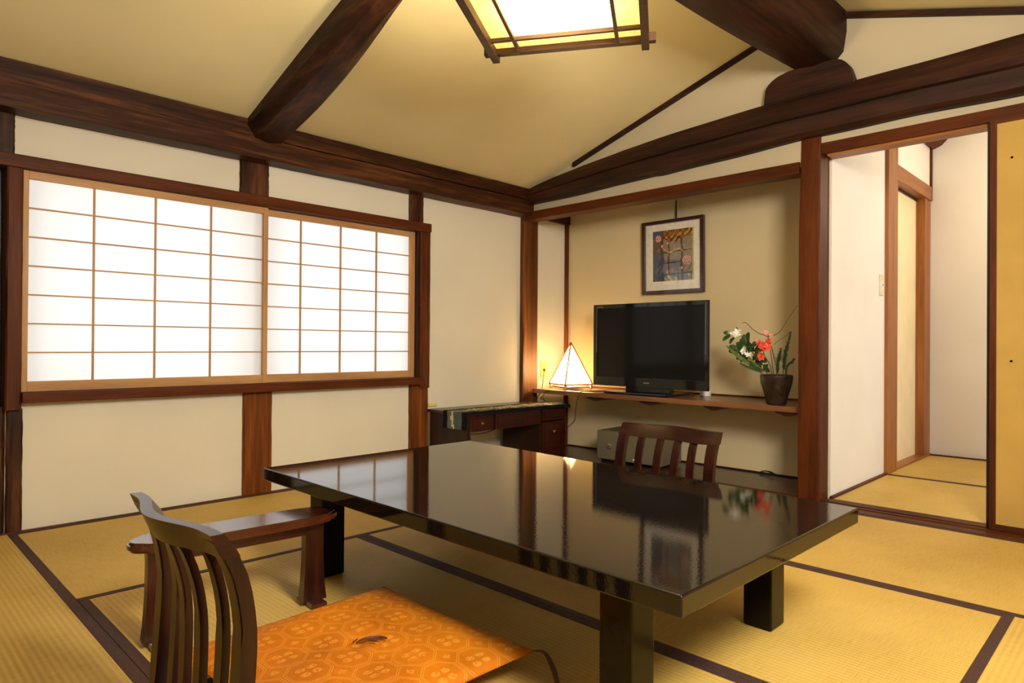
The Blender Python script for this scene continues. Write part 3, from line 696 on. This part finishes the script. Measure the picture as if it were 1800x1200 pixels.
# ------------------------------------------------------------------ DESK
dk = thing('writing_desk', 'reddish-brown writing desk against the window wall in the corner', 'desk')
x0, x1, y0, y1 = 2.522, 3.392, 2.85, 3.19
bx('desktop', x0-0.012, x1+0.018, y0-0.012, y1+0.012, 0.346, 0.366, DESK, dk, bev=0.005)
bx('side_panel', x0, x0+0.022, y0, y1, 0.002, 0.346, DESKD, dk)
bx('right_side_panel', x1-0.018, x1, y0, y1, 0.002, 0.346, DESK, dk)
bx('inner_panel', 3.145, 3.160, y0+0.004, y1, 0.002, 0.346, DESKD, dk)
bx('drawer_case', x0+0.022, 3.145, y0+0.015, y1-0.02, 0.250, 0.346, DESKD, dk, bev=0)
bx('back_panel', 3.16, x1-0.018, y1-0.012, y1, 0.03, 0.25, DESKD, dk)
bx('pedestal_base', 3.160, x1-0.018, y0+0.01, y1, 0.002, 0.03, DESKD, dk)
def drawer(a, b, za, zb, knob, nm='drawer'):
    d = bx(nm, a, b, y0-0.002, y0+0.016, za, zb, DESK, dk, bev=0.005)
    bx('raised_panel', a+0.018, b-0.018, y0-0.006, y0, za+0.016, zb-0.016, DESK, d, bev=0.003)
    c = ((a+b)/2, y0-0.006, (za+zb)/2)
    if knob == 'ring':
        bm = bmesh.new(); lathe(bm, [(0.011, 0), (0.011, 0.003), (0.006, 0.006), (0.006, 0.011), (0.003, 0.014), (0, 0.0141)], 14)
        o = obj('knob', bm, plain('aged_brass', (0.20, 0.15, 0.10), rough=0.3, metal=1.0), d); o.location = c; o.rotation_euler = (PI/2, 0, 0)
    elif knob == 'pull':
        bx('recessed_pull', c[0]-0.032, c[0]+0.032, y0-0.009, y0-0.004, c[2]-0.008, c[2]+0.008, BLK, d)
    elif knob == 'ball':
        bm = bmesh.new(); lathe(bm, [(0.0, 0.0), (0.005, 0.0), (0.005, 0.006), (0.010, 0.010), (0.012, 0.016), (0.009, 0.022), (0, 0.0241)], 16)
        o = obj('knob', bm, BRASS, d, smooth=True); o.location = (c[0]-0.01, c[1], c[2]+0.05); o.rotation_euler = (PI/2, 0, 0)
drawer(x0+0.024, 2.732, 0.252, 0.343, 'ring'); drawer(2.748, 3.140, 0.252, 0.343, 'pull')
drawer(3.164, x1-0.020, 0.270, 0.343, 'pull2'); drawer(3.164, x1-0.020, 0.034, 0.264, 'ball', 'pedestal_door')
# fabric runner over the front of the desk top, ends hanging down
def runner():
    NJ = 16; o = bmesh.new(); lay = o.loops.layers.float_color.new('print')
    xs, zs = [], []
    path = []                                        # (x, z) along the cloth
    for k in range(9): path.append((x0-0.018-0.002*math.sin(k), 0.268+0.1*k/8))
    path.append((x0-0.012, 0.3695))
    for k in range(1, 60): path.append((x0-0.012+(x1-x0+0.03)*k/60, 0.3695))
    path += [(x1+0.020, 0.3695), (x1+0.030, 0.364), (x1+0.036, 0.355), (x1+0.040, 0.343)]
    ys = [y0-0.012+0.205*j/NJ for j in range(NJ+1)]
    gx = [[o.verts.new((x, y+(0.002*math.sin(x*30) if z > 0.36 else 0.0), z+(0.0006*math.sin(x*41+y*60)))) for y in ys] for x, z in path]
    rnd = random.Random(9)
    for i in range(len(path)-1):
        for j in range(NJ):
            f = o.faces.new([gx[i][j], gx[i+1][j], gx[i+1][j+1], gx[i][j+1]])
            c = srgb(16, 18, 24) if j < 3 or j > 12 else (srgb(78, 86, 86) if j < 8 else srgb(92, 98, 94))
            ph = 8+math.sin(i*0.35)*1.6
            if 3 <= j <= 12 and abs(j-ph) < 0.6: c = srgb(196, 184, 140)
            if 3 <= j <= 12 and i > 16 and rnd.random() < 0.12+0.006*i: c = srgb(200, 180, 118)
            for lp in f.loops: lp[lay] = (*c, 1)
    # front drop
    b2 = [[o.verts.new((x, y0-0.0135, 0.369)), o.verts.new((x, y0-0.0140, 0.352+0.002*math.sin(x*25)))] for x, z in path[9:-3]]
    for i in range(len(b2)-1):
        f = o.faces.new([b2[i][0], b2[i+1][0], b2[i+1][1], b2[i][1]])
        for lp in f.loops: lp[lay] = (*srgb(17, 19, 25), 1)
    return tag(obj('table_runner', o, RUNM), 'striped navy and grey cloth runner with a gold motif draped along the desk front', 'runner')
runner()
tag(bx('yellow_note_strip', 2.562, 2.632, 3.255, 3.269, 0.374, 0.392, YEL, bev=0.001), 'small yellow plastic strip on the wall just above the desk top', 'strip')

# ------------------------------------------------------------------ SAFE
sf = thing('safe', 'small grey-green steel safe on the alcove floor behind the far chair', 'safe', (3.50, 2.43, 0), math.radians(3))
bx('body', 0.012, 0.27, -0.235, 0.235, 0.018, 0.205, SAFE, sf, bev=0.006)
bx('door', 0.0, 0.014, -0.230, 0.230, 0.023, 0.200, SAFE, sf, bev=0.004)
for a in (-0.19, 0.19):
    for b in (0.04, 0.24): bx('foot', b-0.02, b+0.02, a-0.02, a+0.02, -0.002, 0.020, BLK, sf)
bm = bmesh.new(); lathe(bm, [(0.017, 0), (0.017, 0.004), (0.013, 0.006), (0.009, 0.006), (0.008, 0.014), (0.006, 0.016), (0, 0.0161)], 24)
o = obj('dial', bm, STEEL, sf, smooth=True); o.location = (0.0, 0.135, 0.108); o.rotation_euler = (0, -PI/2, 0)
bx('key_lever', -0.018, -0.006, 0.118, 0.130, 0.108, 0.118, BRASS, sf)
bx('maker_plate', -0.0015, 0.001, -0.098, -0.040, 0.036, 0.047, LABEL, sf, bev=0.0005)

# ------------------------------------------------------------------ TELEVISION
tv = thing('television', 'flat black television with a glossy bezel standing on the alcove shelf', 'television')
ty0, ty1, tz0, tz1, tx = 1.938, 2.792, 0.490, 1.033, 3.62
bm = bmesh.new(); box(bm, tx+0.010, tx+0.050, ty0+0.035, ty1-0.035, tz0+0.03, tz1-0.03, 0.008); obj('rear_housing', bm, BLK, tv, smooth=True)
bm = bmesh.new()
for a in ((ty0, ty1, tz1-0.028, tz1), (ty0, ty1, tz0, tz0+0.060), (ty0, ty0+0.030, tz0+0.058, tz1-0.026), (ty1-0.030, ty1, tz0+0.058, tz1-0.026)):
    box(bm, tx-0.006, tx+0.012, a[0], a[1], a[2], a[3], 0.003)
obj('bezel', bm, TVB, tv, smooth=True)
bx('screen', tx-0.0005, tx+0.010, ty0+0.028, ty1-0.028, tz0+0.058, tz1-0.026, TVS, tv, bev=0)
for yy in (ty0+0.016, ty1-0.029): bx('bezel_strip', tx-0.0075, tx-0.005, yy, yy+0.0025, tz0+0.22, tz1-0.012, TVG, tv, bev=0)
bx('bezel_mark', tx-0.0072, tx-0.005, ty1-0.080, ty1-0.034, tz1-0.020, tz1-0.014, TVG, tv, bev=0)
bx('bezel_mark', tx-0.0072, tx-0.005, 2.345, 2.392, tz0+0.026, tz0+0.034, TVG, tv, bev=0)
bm = bmesh.new(); box(bm, tx, tx+0.05, 2.20, 2.53, 0.462, tz0+0.01, 0.003); obj('stand_neck', bm, TVB, tv, smooth=True)
bm = bmesh.new(); box(bm, 3.475, 3.76, 2.14, 2.60, 0.450, 0.464, 0.005); obj('stand_base', bm, TVB, tv, smooth=True)
bm = bmesh.new(); lathe(bm, [(0.033, 0), (0.034, 0.004), (0.034, 0.034), (0.030, 0.038), (0, 0.0381)], 24, (3.78, 2.045, 0.450))
tag(obj('white_cup', bm, WHT, smooth=True), 'small white round plastic holder under the right end of the television', 'holder')

# ------------------------------------------------------------------ PYRAMID LAMP
pl_ = thing('pyramid_lamp', 'lit pyramid-shaped paper table lamp with thin wooden edges on the shelf', 'lamp', (3.62, 2.995, 0.450), math.radians(0))
cor = [Vector((-0.14, -0.067, 0.036)), Vector((-0.067, 0.14, 0.036)), Vector((0.14, 0.067, 0.036)), Vector((0.067, -0.14, 0.036))]
apx = Vector((0, 0, 0.327))
for i in range(4):
    a, b = cor[i], cor[(i+1) % 4]
    bm = bmesh.new(); add(bm, [a, b, apx-Vector((0, 0, 0.004))], [(0, 1, 2)]); obj('paper_side', bm, PYRP, pl_)
    bm = bmesh.new(); tube(bm, [a, apx], 0.0056, 6); obj('edge_bar', bm, OZ, pl_)
    bm = bmesh.new(); tube(bm, [a, b], 0.0058, 6); obj('base_bar', bm, OX, pl_)
    bm = bmesh.new(); c = a*0.93; box(bm, c.x-0.007, c.x+0.007, c.y-0.007, c.y+0.007, 0.001, 0.036, 0.001); obj('foot', bm, HZ, pl_)
bm = bmesh.new(); prism(bm, [(c.x*0.9, c.y*0.9) for c in cor], lambda p: (p[0], p[1], 0.012), lambda p: (p[0], p[1], 0.022)); obj('base_plate', bm, SHF, pl_)
bm = bmesh.new(); lathe(bm, [(0.0, 0.022), (0.014, 0.022), (0.014, 0.055), (0, 0.0551)], 14); obj('bulb_socket', bm, WHT, pl_)
def glowmat(name, col, st):
    m, nt, p = newmat(name); p.inputs['Emission Color'].default_value = (*col, 1); p.inputs['Emission Strength'].default_value = st; return m
l = light('table_lamp_bulb', 'POINT', (3.62, 2.995, 0.560), 60, (1.0, 0.82, 0.48), 0.025)

# ------------------------------------------------------------------ PENDANT LAMP
CX, CY, ang = 1.552, 1.352, math.radians(-58.0)
pn = thing('pendant_lamp', 'square hanging lamp of dark crossed bars with glowing fibrous paper panels', 'lamp', (CX, CY, 1.79), ang)
H_ = 0.265; I_ = 0.172
def bar(nm, x0, x1, y0, y1, z0, z1, par=pn): return bx(nm, x0, x1, y0, y1, z0, z1, LAMPF, par, bev=0.002)
for s in (-1, 1):
    bar('outer_bar', -H_-0.035, H_+0.035, s*H_-0.013, s*H_+0.013, 0.0, 0.030)
    bar('outer_bar', s*H_-0.013, s*H_+0.013, -H_-0.035, H_+0.035, -0.012, 0.018)
    bar('inner_bar', -H_, H_, s*I_-0.006, s*I_+0.006, 0.004, 0.018)
    bar('inner_bar', s*I_-0.006, s*I_+0.006, -H_, H_, -0.002, 0.012)
def pquad(nm, pts, m=None):
    bm = bmesh.new(); add(bm, pts, [(0, 1, 2, 3)]); return obj(nm, bm, m or LAMPP, pn)
zp = 0.020
for a, b, c, d in ((-H_, H_, -H_, -I_), (-H_, H_, I_, H_), (-H_, -I_, -I_, I_), (I_, H_, -I_, I_)):
    pquad('paper_panel', [(a, c, zp), (b, c, zp), (b, d, zp), (a, d, zp)])
pquad('paper_panel', [(-I_, -I_, zp), (I_, -I_, zp), (I_, I_, zp), (-I_, I_, zp)], LAMPI)
for s in (-1, 1):
    pquad('side_paper', [(-H_, s*H_, 0.02), (H_, s*H_, 0.02), (H_*0.9, s*H_*0.9, 0.125), (-H_*0.9, s*H_*0.9, 0.125)])
    pquad('side_paper', [(s*H_, -H_, 0.02), (s*H_, H_, 0.02), (s*H_*0.9, H_*0.9, 0.125), (s*H_*0.9, -H_*0.9, 0.125)])
for s in (-1, 1):
    bar('top_bar', -H_*0.92, H_*0.92, s*H_*0.9-0.008, s*H_*0.9+0.008, 0.122, 0.136); bar('top_bar', s*H_*0.9-0.008, s*H_*0.9+0.008, -H_*0.92, H_*0.92, 0.122, 0.136)
bar('cross_bar', -H_*0.9, H_*0.9, -0.008, 0.008, 0.122, 0.134)
bm = bmesh.new(); tube(bm, [(0, 0, 0.13), (0, 0, 0.46)], 0.004, 8); obj('hanging_cord', bm, RUB, pn)
light('pendant_bulb', 'POINT', (CX, CY, 1.90), 48, (1.0, 0.80, 0.48), 0.06)

# ------------------------------------------------------------------ PICTURE
pc = thing('framed_picture', 'framed colourful print of tiles and flowers hung above the television', 'picture', (3.872, 2.340, 1.352), 0)
W2, H2 = 0.232, 0.246; tilt = 0.008
pc.rotation_euler = (0, math.radians(-1.0), 0)
for a, b, c, d in ((-W2, W2, H2-0.024, H2), (-W2, W2, -H2, -H2+0.024), (-W2, -W2+0.024, -H2+0.022, H2-0.022), (W2-0.024, W2, -H2+0.022, H2-0.022)):
    bx('frame_bar', -0.012, 0.014, a, b, c, d, FRM, pc, bev=0.003)
bx('mount_board', 0.006, 0.012, -W2+0.015, W2-0.015, -H2+0.015, H2-0.015, MATB, pc, bev=0)
bm = bmesh.new(); lay = bm.loops.layers.float_color.new('print'); rnd = random.Random(3)
nx, nz_ = 64, 78; pw, ph_ = 0.306, 0.338; oy, oz = -0.002, 0.008
def pcol(u, v):
    """u from left to right (0..1), v from bottom to top"""
    nse = math.sin(u*23+3*math.sin(v*11))*math.cos(v*19+2*math.sin(u*17))
    c = srgb(140, 128, 112) if v > 0.42 else srgb(118, 122, 128)
    if nse > 0.5: c = srgb(158, 140, 118)
    for g in (0.40, 0.72):
        if abs(u-g-0.01*math.sin(v*14)) < 0.022: c = srgb(96, 62, 42)
    for g in (0.13, 0.36, 0.57):
        if abs(v-g-0.03*(u-0.5)) < 0.010 and u > 0.25: c = srgb(62, 56, 50)
    if v > 0.80+0.05*math.sin(u*9): c = srgb(150, 96, 40) if nse > 0.1 else (srgb(90, 60, 30) if nse > -0.4 else srgb(186, 142, 62))
    if u < 0.26 and v > 0.50: c = srgb(92, 66, 46) if nse > -0.2 else srgb(120, 92, 56)
    if u < 0.27+0.02*math.sin(v*20) and v < 0.56: c = srgb(66, 74, 96) if nse > -0.3 else srgb(96, 88, 92)
    if u < 0.22 and v > 0.84: c = srgb(78, 84, 104)
    if v < 0.12 and nse > 0.2 and u > 0.3: c = srgb(176, 166, 96)
    for fx, fy, fr in ((0.14, 0.85, 0.085), (0.84, 0.38, 0.115), (0.37, 0.74, 0.04), (0.72, 0.24, 0.04), (0.24, 0.70, 0.035)):
        d = math.hypot((u-fx), (v-fy)*1.2)
        if d < fr: c = srgb(214, 176, 164) if math.sin(d*150) > -0.2 else srgb(150, 96, 84)
    if abs(v-(0.66-0.22*(u-0.2)+0.05*math.sin(u*12))) < 0.011 and 0.2 < u < 0.75: c = srgb(206, 166, 84)
    if u > 0.965: c = srgb(184, 176, 96)
    return c
V = [[bm.verts.new((0.0035, oy-pw/2+pw*i/nx, oz-ph_/2+ph_*j/nz_)) for j in range(nz_+1)] for i in range(nx+1)]
for i in range(nx):
    for j in range(nz_):
        f = bm.faces.new([V[i][j], V[i+1][j], V[i+1][j+1], V[i][j+1]])
        c = pcol(1-(i+0.5)/nx, (j+0.5)/nz_); k = rnd.uniform(0.8, 1.15)
        for lp in f.loops: lp[lay] = (*(min(1, q_*k) for q_ in c), 1)
obj('print', bm, PRN, pc)
bm = bmesh.new(); add(bm, [(-0.004, -W2+0.02, -H2+0.02), (-0.004, W2-0.02, -H2+0.02), (-0.004, W2-0.02, H2-0.02), (-0.004, -W2+0.02, H2-0.02)], [(0, 1, 2, 3)])
obj('glass_pane', bm, GLS, pc)
bm = bmesh.new(); box(bm, 0.004, 0.010, -0.030, -0.022, H2-0.004, H2+0.165, 0.001); obj('hanging_rod', bm, BLK, pc)
bx('rod_clip', 0.000, 0.012, -0.033, -0.019, H2+0.122, H2+0.142, STEEL, pc, bev=0.001)

# ------------------------------------------------------------------ outlet, switch, cords
ou = thing('wall_outlet', 'ivory wall outlet plate beside the lit pyramid lamp', 'outlet')
bx('cover_plate', 3.603, 3.668, 3.262, 3.27, 0.518, 0.641, YEL, ou); bx('socket_slot', 3.626, 3.646, 3.259, 3.263, 0.566, 0.584, BLK, ou, bev=0)
sw = thing('light_switch', 'ivory light switch plate on the white anteroom wall', 'switch')
bx('cover_plate', 4.287, 4.350, 1.202, 1.210, 1.066, 1.188, IVORY, sw); bx('rocker', 4.306, 4.331, 1.199, 1.203, 1.10, 1.15, WHT, sw); bx('indicator_dot', 4.315, 4.322, 1.197, 1.199, 1.121, 1.131, BLK, sw, bev=0)
def cord(name, label, pts, r=0.0028, n=6):
    bm = bmesh.new(); tube(bm, spline(pts, n), r, 6); return tag(obj(name, bm, RUB, smooth='all'), label, 'cord', None)
cord('power_cord', 'black cord looping over the shelf edge and down behind the desk side', [(3.70, 2.56, 0.455), (3.55, 2.62, 0.455), (3.46, 2.70, 0.456), (3.432, 2.75, 0.452), (3.425, 2.775, 0.40), (3.425, 2.79, 0.33), (3.425, 2.80, 0.26), (3.43, 2.86, 0.21), (3.46, 2.95, 0.17), (3.6, 3.1, 0.14)])
cord('power_cord', 'black lamp cord crossing the shelf front from lamp to television', [(3.60, 3.06, 0.456), (3.50, 3.0, 0.456), (3.455, 2.92, 0.455), (3.47, 2.80, 0.455), (3.56, 2.70, 0.456), (3.66, 2.62, 0.457)])
cord('power_cord', 'black cord hanging under the left end of the shelf toward the desk', [(3.46, 3.02, 0.445), (3.434, 3.06, 0.435), (3.44, 3.09, 0.41), (3.47, 3.14, 0.385), (3.56, 3.185, 0.36), (3.60, 3.24, 0.34)])
cord('power_cord', 'black cord drooping from the outlet down behind the desk', [(3.636, 3.256, 0.575), (3.60, 3.235, 0.54), (3.575, 3.22, 0.47), (3.52, 3.19, 0.415), (3.47, 3.17, 0.40), (3.44, 3.15, 0.375), (3.43, 3.14, 0.33), (3.43, 3.14, 0.2)])
cord('power_cord', 'thin black cables hanging in the open kneehole of the desk', [(2.62, 3.10, 0.25), (2.70, 3.13, 0.215), (2.80, 3.15, 0.190), (2.92, 3.15, 0.185), (3.03, 3.15, 0.20)])
cord('power_cord', 'short black cable end dangling straight down under the desk', [(2.74, 3.12, 0.25), (2.78, 3.14, 0.22), (2.81, 3.15, 0.18), (2.82, 3.15, 0.12)])
cord('loose_cable', 'small coil of dark cable lying at the foot of the alcove wall', [(3.86, 1.73, 0.010), (3.87, 1.70, 0.020), (3.86, 1.66, 0.014), (3.84, 1.64, 0.010), (3.85, 1.68, 0.004), (3.86, 1.73, 0.004), (3.87, 1.72, 0.016), (3.86, 1.67, 0.022), (3.84, 1.62, 0.012), (3.86, 1.60, 0.006)], 0.003)

# ------------------------------------------------------------------ POT AND FLOWERS
PX, PY, PZ = 3.525, 1.492, 0.450
bm = bmesh.new()
lathe(bm, [(0.0, 0.0), (0.046, 0.0), (0.050, 0.004), (0.055, 0.030), (0.068, 0.075), (0.079, 0.115), (0.083, 0.145), (0.082, 0.155), (0.079, 0.158), (0.074, 0.155), (0.072, 0.130), (0.060, 0.08), (0.0, 0.075)], 40)
o = tag(obj('flower_pot', bm, CLAY, smooth=True), 'dark brown unglazed clay pot on the right end of the alcove shelf', 'pot'); o.location = (PX, PY, PZ)
def pt(y, z, dx=0.0):      # position in the arrangement plane near the pot
    return Vector((3.515+dx, 0.963*y, 0.76+(z-0.76)*0.963))
def leaf(par, p, d, size, m, w=0.42, fold=0.25):
    d = Vector(d).normalized(); s = d.cross(Vector((-1, 0.4, 0.3))).normalized(); u = s.cross(d)
    prof = [(0, 0.05), (0.18, 0.75), (0.42, 1.0), (0.70, 0.92), (0.90, 0.55), (1.0, 0.05)]
    bm = bmesh.new(); rows = []
    for t, k in prof:
        c = Vector(p)+d*size*t+u*size*0.12*math.sin(PI*t)
        rows.append([bm.verts.new(c-s*size*w*k*0.5+u*size*fold*k*w*0.3), bm.verts.new(c), bm.verts.new(c+s*size*w*k*0.5+u*size*fold*k*w*0.3)])
    for a, b in zip(rows, rows[1:]):
        for i in (0, 1): bm.faces.new([a[i], a[i+1], b[i+1], b[i]])
    return obj('leaf', bm, m, par, smooth='all')
def blossom(par, p, r, m, n=5, nm='blossom'):
    bm = bmesh.new(); p = Vector(p); ax = Vector((-0.8, random.uniform(-0.6, 0.6), random.uniform(0, 0.7))).normalized()
    a = ax.cross(Vector((0, 0, 1))).normalized(); b = ax.cross(a)
    for ring, (rr, tilt_) in enumerate(((1.0, 0.35), (0.62, 0.9))):
        for k in range(n):
            th = 2*PI*k/n+ring*0.6+random.uniform(-0.15, 0.15); d = a*math.cos(th)+b*math.sin(th); s = ax.cross(d)
            L_ = r*rr; q_ = [p, p+d*L_*0.5+s*L_*0.38+ax*L_*0.2*tilt_, p+d*L_+s*L_*0.22+ax*L_*tilt_*0.7, p+d*L_*1.05+ax*L_*tilt_*0.6, p+d*L_-s*L_*0.22+ax*L_*tilt_*0.7, p+d*L_*0.5-s*L_*0.38+ax*L_*0.2*tilt_]
            add(bm, q_, [(0, 1, 2, 3), (0, 3, 4, 5)])
    return obj(nm, bm, m, par, smooth='all')
def stem(par, pts, r=0.003, r1=0.0015, m=TWIG, nm='stem'):
    bm = bmesh.new(); tube(bm, spline(pts, 5), r, 6, r1); return obj(nm, bm, m, par, smooth='all')
base = lambda dy, dx=0: Vector((PX+dx, PY+dy, PZ+0.085))
rnd = random.Random(12)
# white-flowered leafy branch
wf_ = thing('white_flower_branch', 'leafy green branch with white blossoms leaning left from the clay pot', 'flowers', (PX, PY, PZ+0.158), 0, 'cut branches arranged in the clay pot')
inv = Matrix.Translation(-Vector((PX, PY, PZ+0.158)))
P = lambda v: inv @ Vector(v)
stem(wf_, [P(base(0.02)), P(pt(1.62, 0.65)), P(pt(1.68, 0.72)), P(pt(1.72, 0.80)), P(pt(1.80, 0.835))], 0.0035, 0.0015)
stem(wf_, [P(base(0.03)), P(pt(1.66, 0.64)), P(pt(1.74, 0.70)), P(pt(1.78, 0.74))], 0.003, 0.0012)
for y, z, dy, dz, s in ((1.765, 0.822, 0.2, 1, 0.045), (1.81, 0.83, 1, 0.2, 0.045), (1.80, 0.82, 0.9, -0.6, 0.05), (1.75, 0.80, -0.3, -0.6, 0.055), (1.745, 0.81, 0.1, -1, 0.05), (1.79, 0.81, 0.6, -0.8, 0.045),
                        (1.705, 0.755, 0.15, 1, 0.07), (1.70, 0.76, 0.0, 1, 0.075), (1.70, 0.75, 0.9, 0.1, 0.06), (1.76, 0.75, 1, 0.1, 0.05), (1.74, 0.73, 1, -0.15, 0.055), (1.775, 0.725, 1, 0.1, 0.05), (1.68, 0.75, -0.8, 0.6, 0.06),
                        (1.67, 0.735, -0.9, 0.1, 0.07), (1.68, 0.73, 0.7, 0.7, 0.07), (1.66, 0.72, -0.8, -0.5, 0.065), (1.70, 0.72, 0.5, -0.8, 0.06), (1.65, 0.74, -0.3, 0.9, 0.06), (1.66, 0.70, -0.6, -0.8, 0.06), (1.72, 0.70, 0.9, -0.2, 0.05),
                        (1.64, 0.70, -0.9, -0.5, 0.055), (1.64, 0.68, -0.2, -1, 0.055), (1.67, 0.69, 0.2, -1, 0.05), (1.62, 0.66, -0.5, -0.8, 0.05), (1.60, 0.66, 0.5, -0.8, 0.045)):
    leaf(wf_, P(pt(y, z, rnd.uniform(-0.03, 0.02))), (rnd.uniform(-0.5, 0.2), dy, dz), s*1.05, LEAF, w=0.55)
for k in range(12):
    y = rnd.uniform(1.63, 1.73); z = 0.675+(y-1.60)*0.55+rnd.uniform(-0.03, 0.04)
    leaf(wf_, P(pt(y, z, rnd.uniform(-0.03, 0.03))), (rnd.uniform(-0.6, 0.1), rnd.uniform(-0.9, 1), rnd.uniform(-0.8, 1)), rnd.uniform(0.035, 0.048), LEAF, w=0.75)
for y, z, s in ((1.755, 0.838, 0.022), (1.765, 0.826, 0.016), (1.74, 0.84, 0.014), (1.715, 0.738, 0.022), (1.72, 0.728, 0.016), (1.69, 0.712, 0.018), (1.79, 0.832, 0.010)):
    blossom(wf_, P(pt(y, z, -0.04)), s, PWH)
# lance-shaped grass-like leaves
gl = thing('narrow_leaf_spray', 'spray of narrow olive leaves low on the left of the clay pot', 'foliage', (PX, PY, PZ+0.158), 0, 'cut branches arranged in the clay pot')
for (ya, za), (yb, zb) in (((1.62, 0.61), (1.73, 0.70)), ((1.62, 0.61), (1.75, 0.665)), ((1.60, 0.615), (1.70, 0.68)), ((1.64, 0.63), (1.83, 0.765)), ((1.61, 0.61), (1.69, 0.66)), ((1.60, 0.62), (1.71, 0.715))):
    a, b = P(pt(ya, za, -0.02)), P(pt(yb, zb, -0.03)); bm = bmesh.new()
    leaf(gl, a, b-a, (b-a).length, LEAF2 if zb > 0.7 else LEAF, w=0.09)
    bm.free()
stem(gl, [P(base(0.035)), P(pt(1.64, 0.63)), P(pt(1.70, 0.66))], 0.0022, 0.001, LEAF2)
# red blossom branch
rb = thing('red_blossom_branch', 'dark stem with coral red blossoms rising from the middle of the clay pot', 'flowers', (PX, PY, PZ+0.158), 0, 'cut branches arranged in the clay pot')
stem(rb, [P(base(0.0)), P(pt(1.545, 0.64)), P(pt(1.56, 0.70)), P(pt(1.575, 0.76)), P(pt(1.59, 0.80)), P(pt(1.595, 0.83))], 0.0032, 0.0018)
stem(rb, [P(base(0.01)), P(pt(1.58, 0.65)), P(pt(1.61, 0.70)), P(pt(1.625, 0.75)), P(pt(1.625, 0.79))], 0.0028, 0.0014)
for y, z, s, m in ((1.62, 0.765, 0.026, PRD), (1.605, 0.752, 0.024, PRD), (1.58, 0.775, 0.026, PRD), (1.57, 0.755, 0.024, PRD), (1.59, 0.745, 0.022, PRD), (1.575, 0.79, 0.018, PRD), (1.635, 0.79, 0.02, PPK), (1.625, 0.775, 0.02, PRD), (1.61, 0.71, 0.024, PRD), (1.605, 0.695, 0.022, PRD), (1.62, 0.703, 0.018, PRD), (1.585, 0.835, 0.016, PPK), (1.545, 0.822, 0.014, PPK), (1.595, 0.828, 0.012, PPK)):
    blossom(rb, P(pt(y, z, -0.05+rnd.uniform(-0.02, 0.02))), s*0.86, m)
# bare twigs
bt = thing('bare_twig', 'thin bare twig curving wide above the red blossoms', 'twig', (PX, PY, PZ+0.158), 0, 'cut branches arranged in the clay pot')
stem(bt, [P(base(0.005)), P(pt(1.575, 0.70)), P(pt(1.59, 0.80)), P(pt(1.60, 0.815)), P(pt(1.65, 0.835)), P(pt(1.69, 0.862)), P(pt(1.72, 0.893)), P(pt(1.745, 0.895))], 0.0022, 0.0014)
stem(bt, [P(pt(1.60, 0.815)), P(pt(1.57, 0.82)), P(pt(1.535, 0.835)), P(pt(1.505, 0.875)), P(pt(1.47, 0.93)), P(pt(1.430, 0.985))], 0.0020, 0.0012)
stem(bt, [P(pt(1.56, 0.77)), P(pt(1.53, 0.795)), P(pt(1.49, 0.82)), P(pt(1.465, 0.845))], 0.0016, 0.001)
# evergreen sprigs
ev = thing('evergreen_sprig', 'feathery dark evergreen sprigs upright at the right of the clay pot', 'foliage', (PX, PY, PZ+0.158), 0, 'cut branches arranged in the clay pot')
for pts, k0 in (((base(-0.03), pt(1.505, 0.66), pt(1.495, 0.72), pt(1.48, 0.78), pt(1.468, 0.84)), 60), ((base(-0.015), pt(1.54, 0.65), pt(1.53, 0.70), pt(1.52, 0.75)), 44), ((base(-0.045), pt(1.49, 0.64), pt(1.465, 0.67), pt(1.45, 0.69)), 18)):
    sp = [P(v) for v in spline(pts, 8)]; stem(ev, [P(v) for v in pts], 0.0022, 0.001, FERN)
    bm = bmesh.new()
    for k in range(k0*7):
        i = rnd.randint(len(sp)//5, len(sp)-2); c = sp[i]; t = (sp[i+1]-sp[i]).normalized()
        d = (t*1.4+Vector((rnd.uniform(-1, 1), rnd.uniform(-1, 1), rnd.uniform(-0.3, 0.6)))).normalized(); l = rnd.uniform(0.016, 0.036)*(1.25-i/len(sp))
        s = d.cross(Vector((1, 0, 0))).normalized()*0.0022
        add(bm, [c-s, c+s, c+d*l+s*0.3, c+d*l-s*0.3], [(0, 1, 2, 3)])
    obj('needles', bm, FERN, ev, kind='stuff')
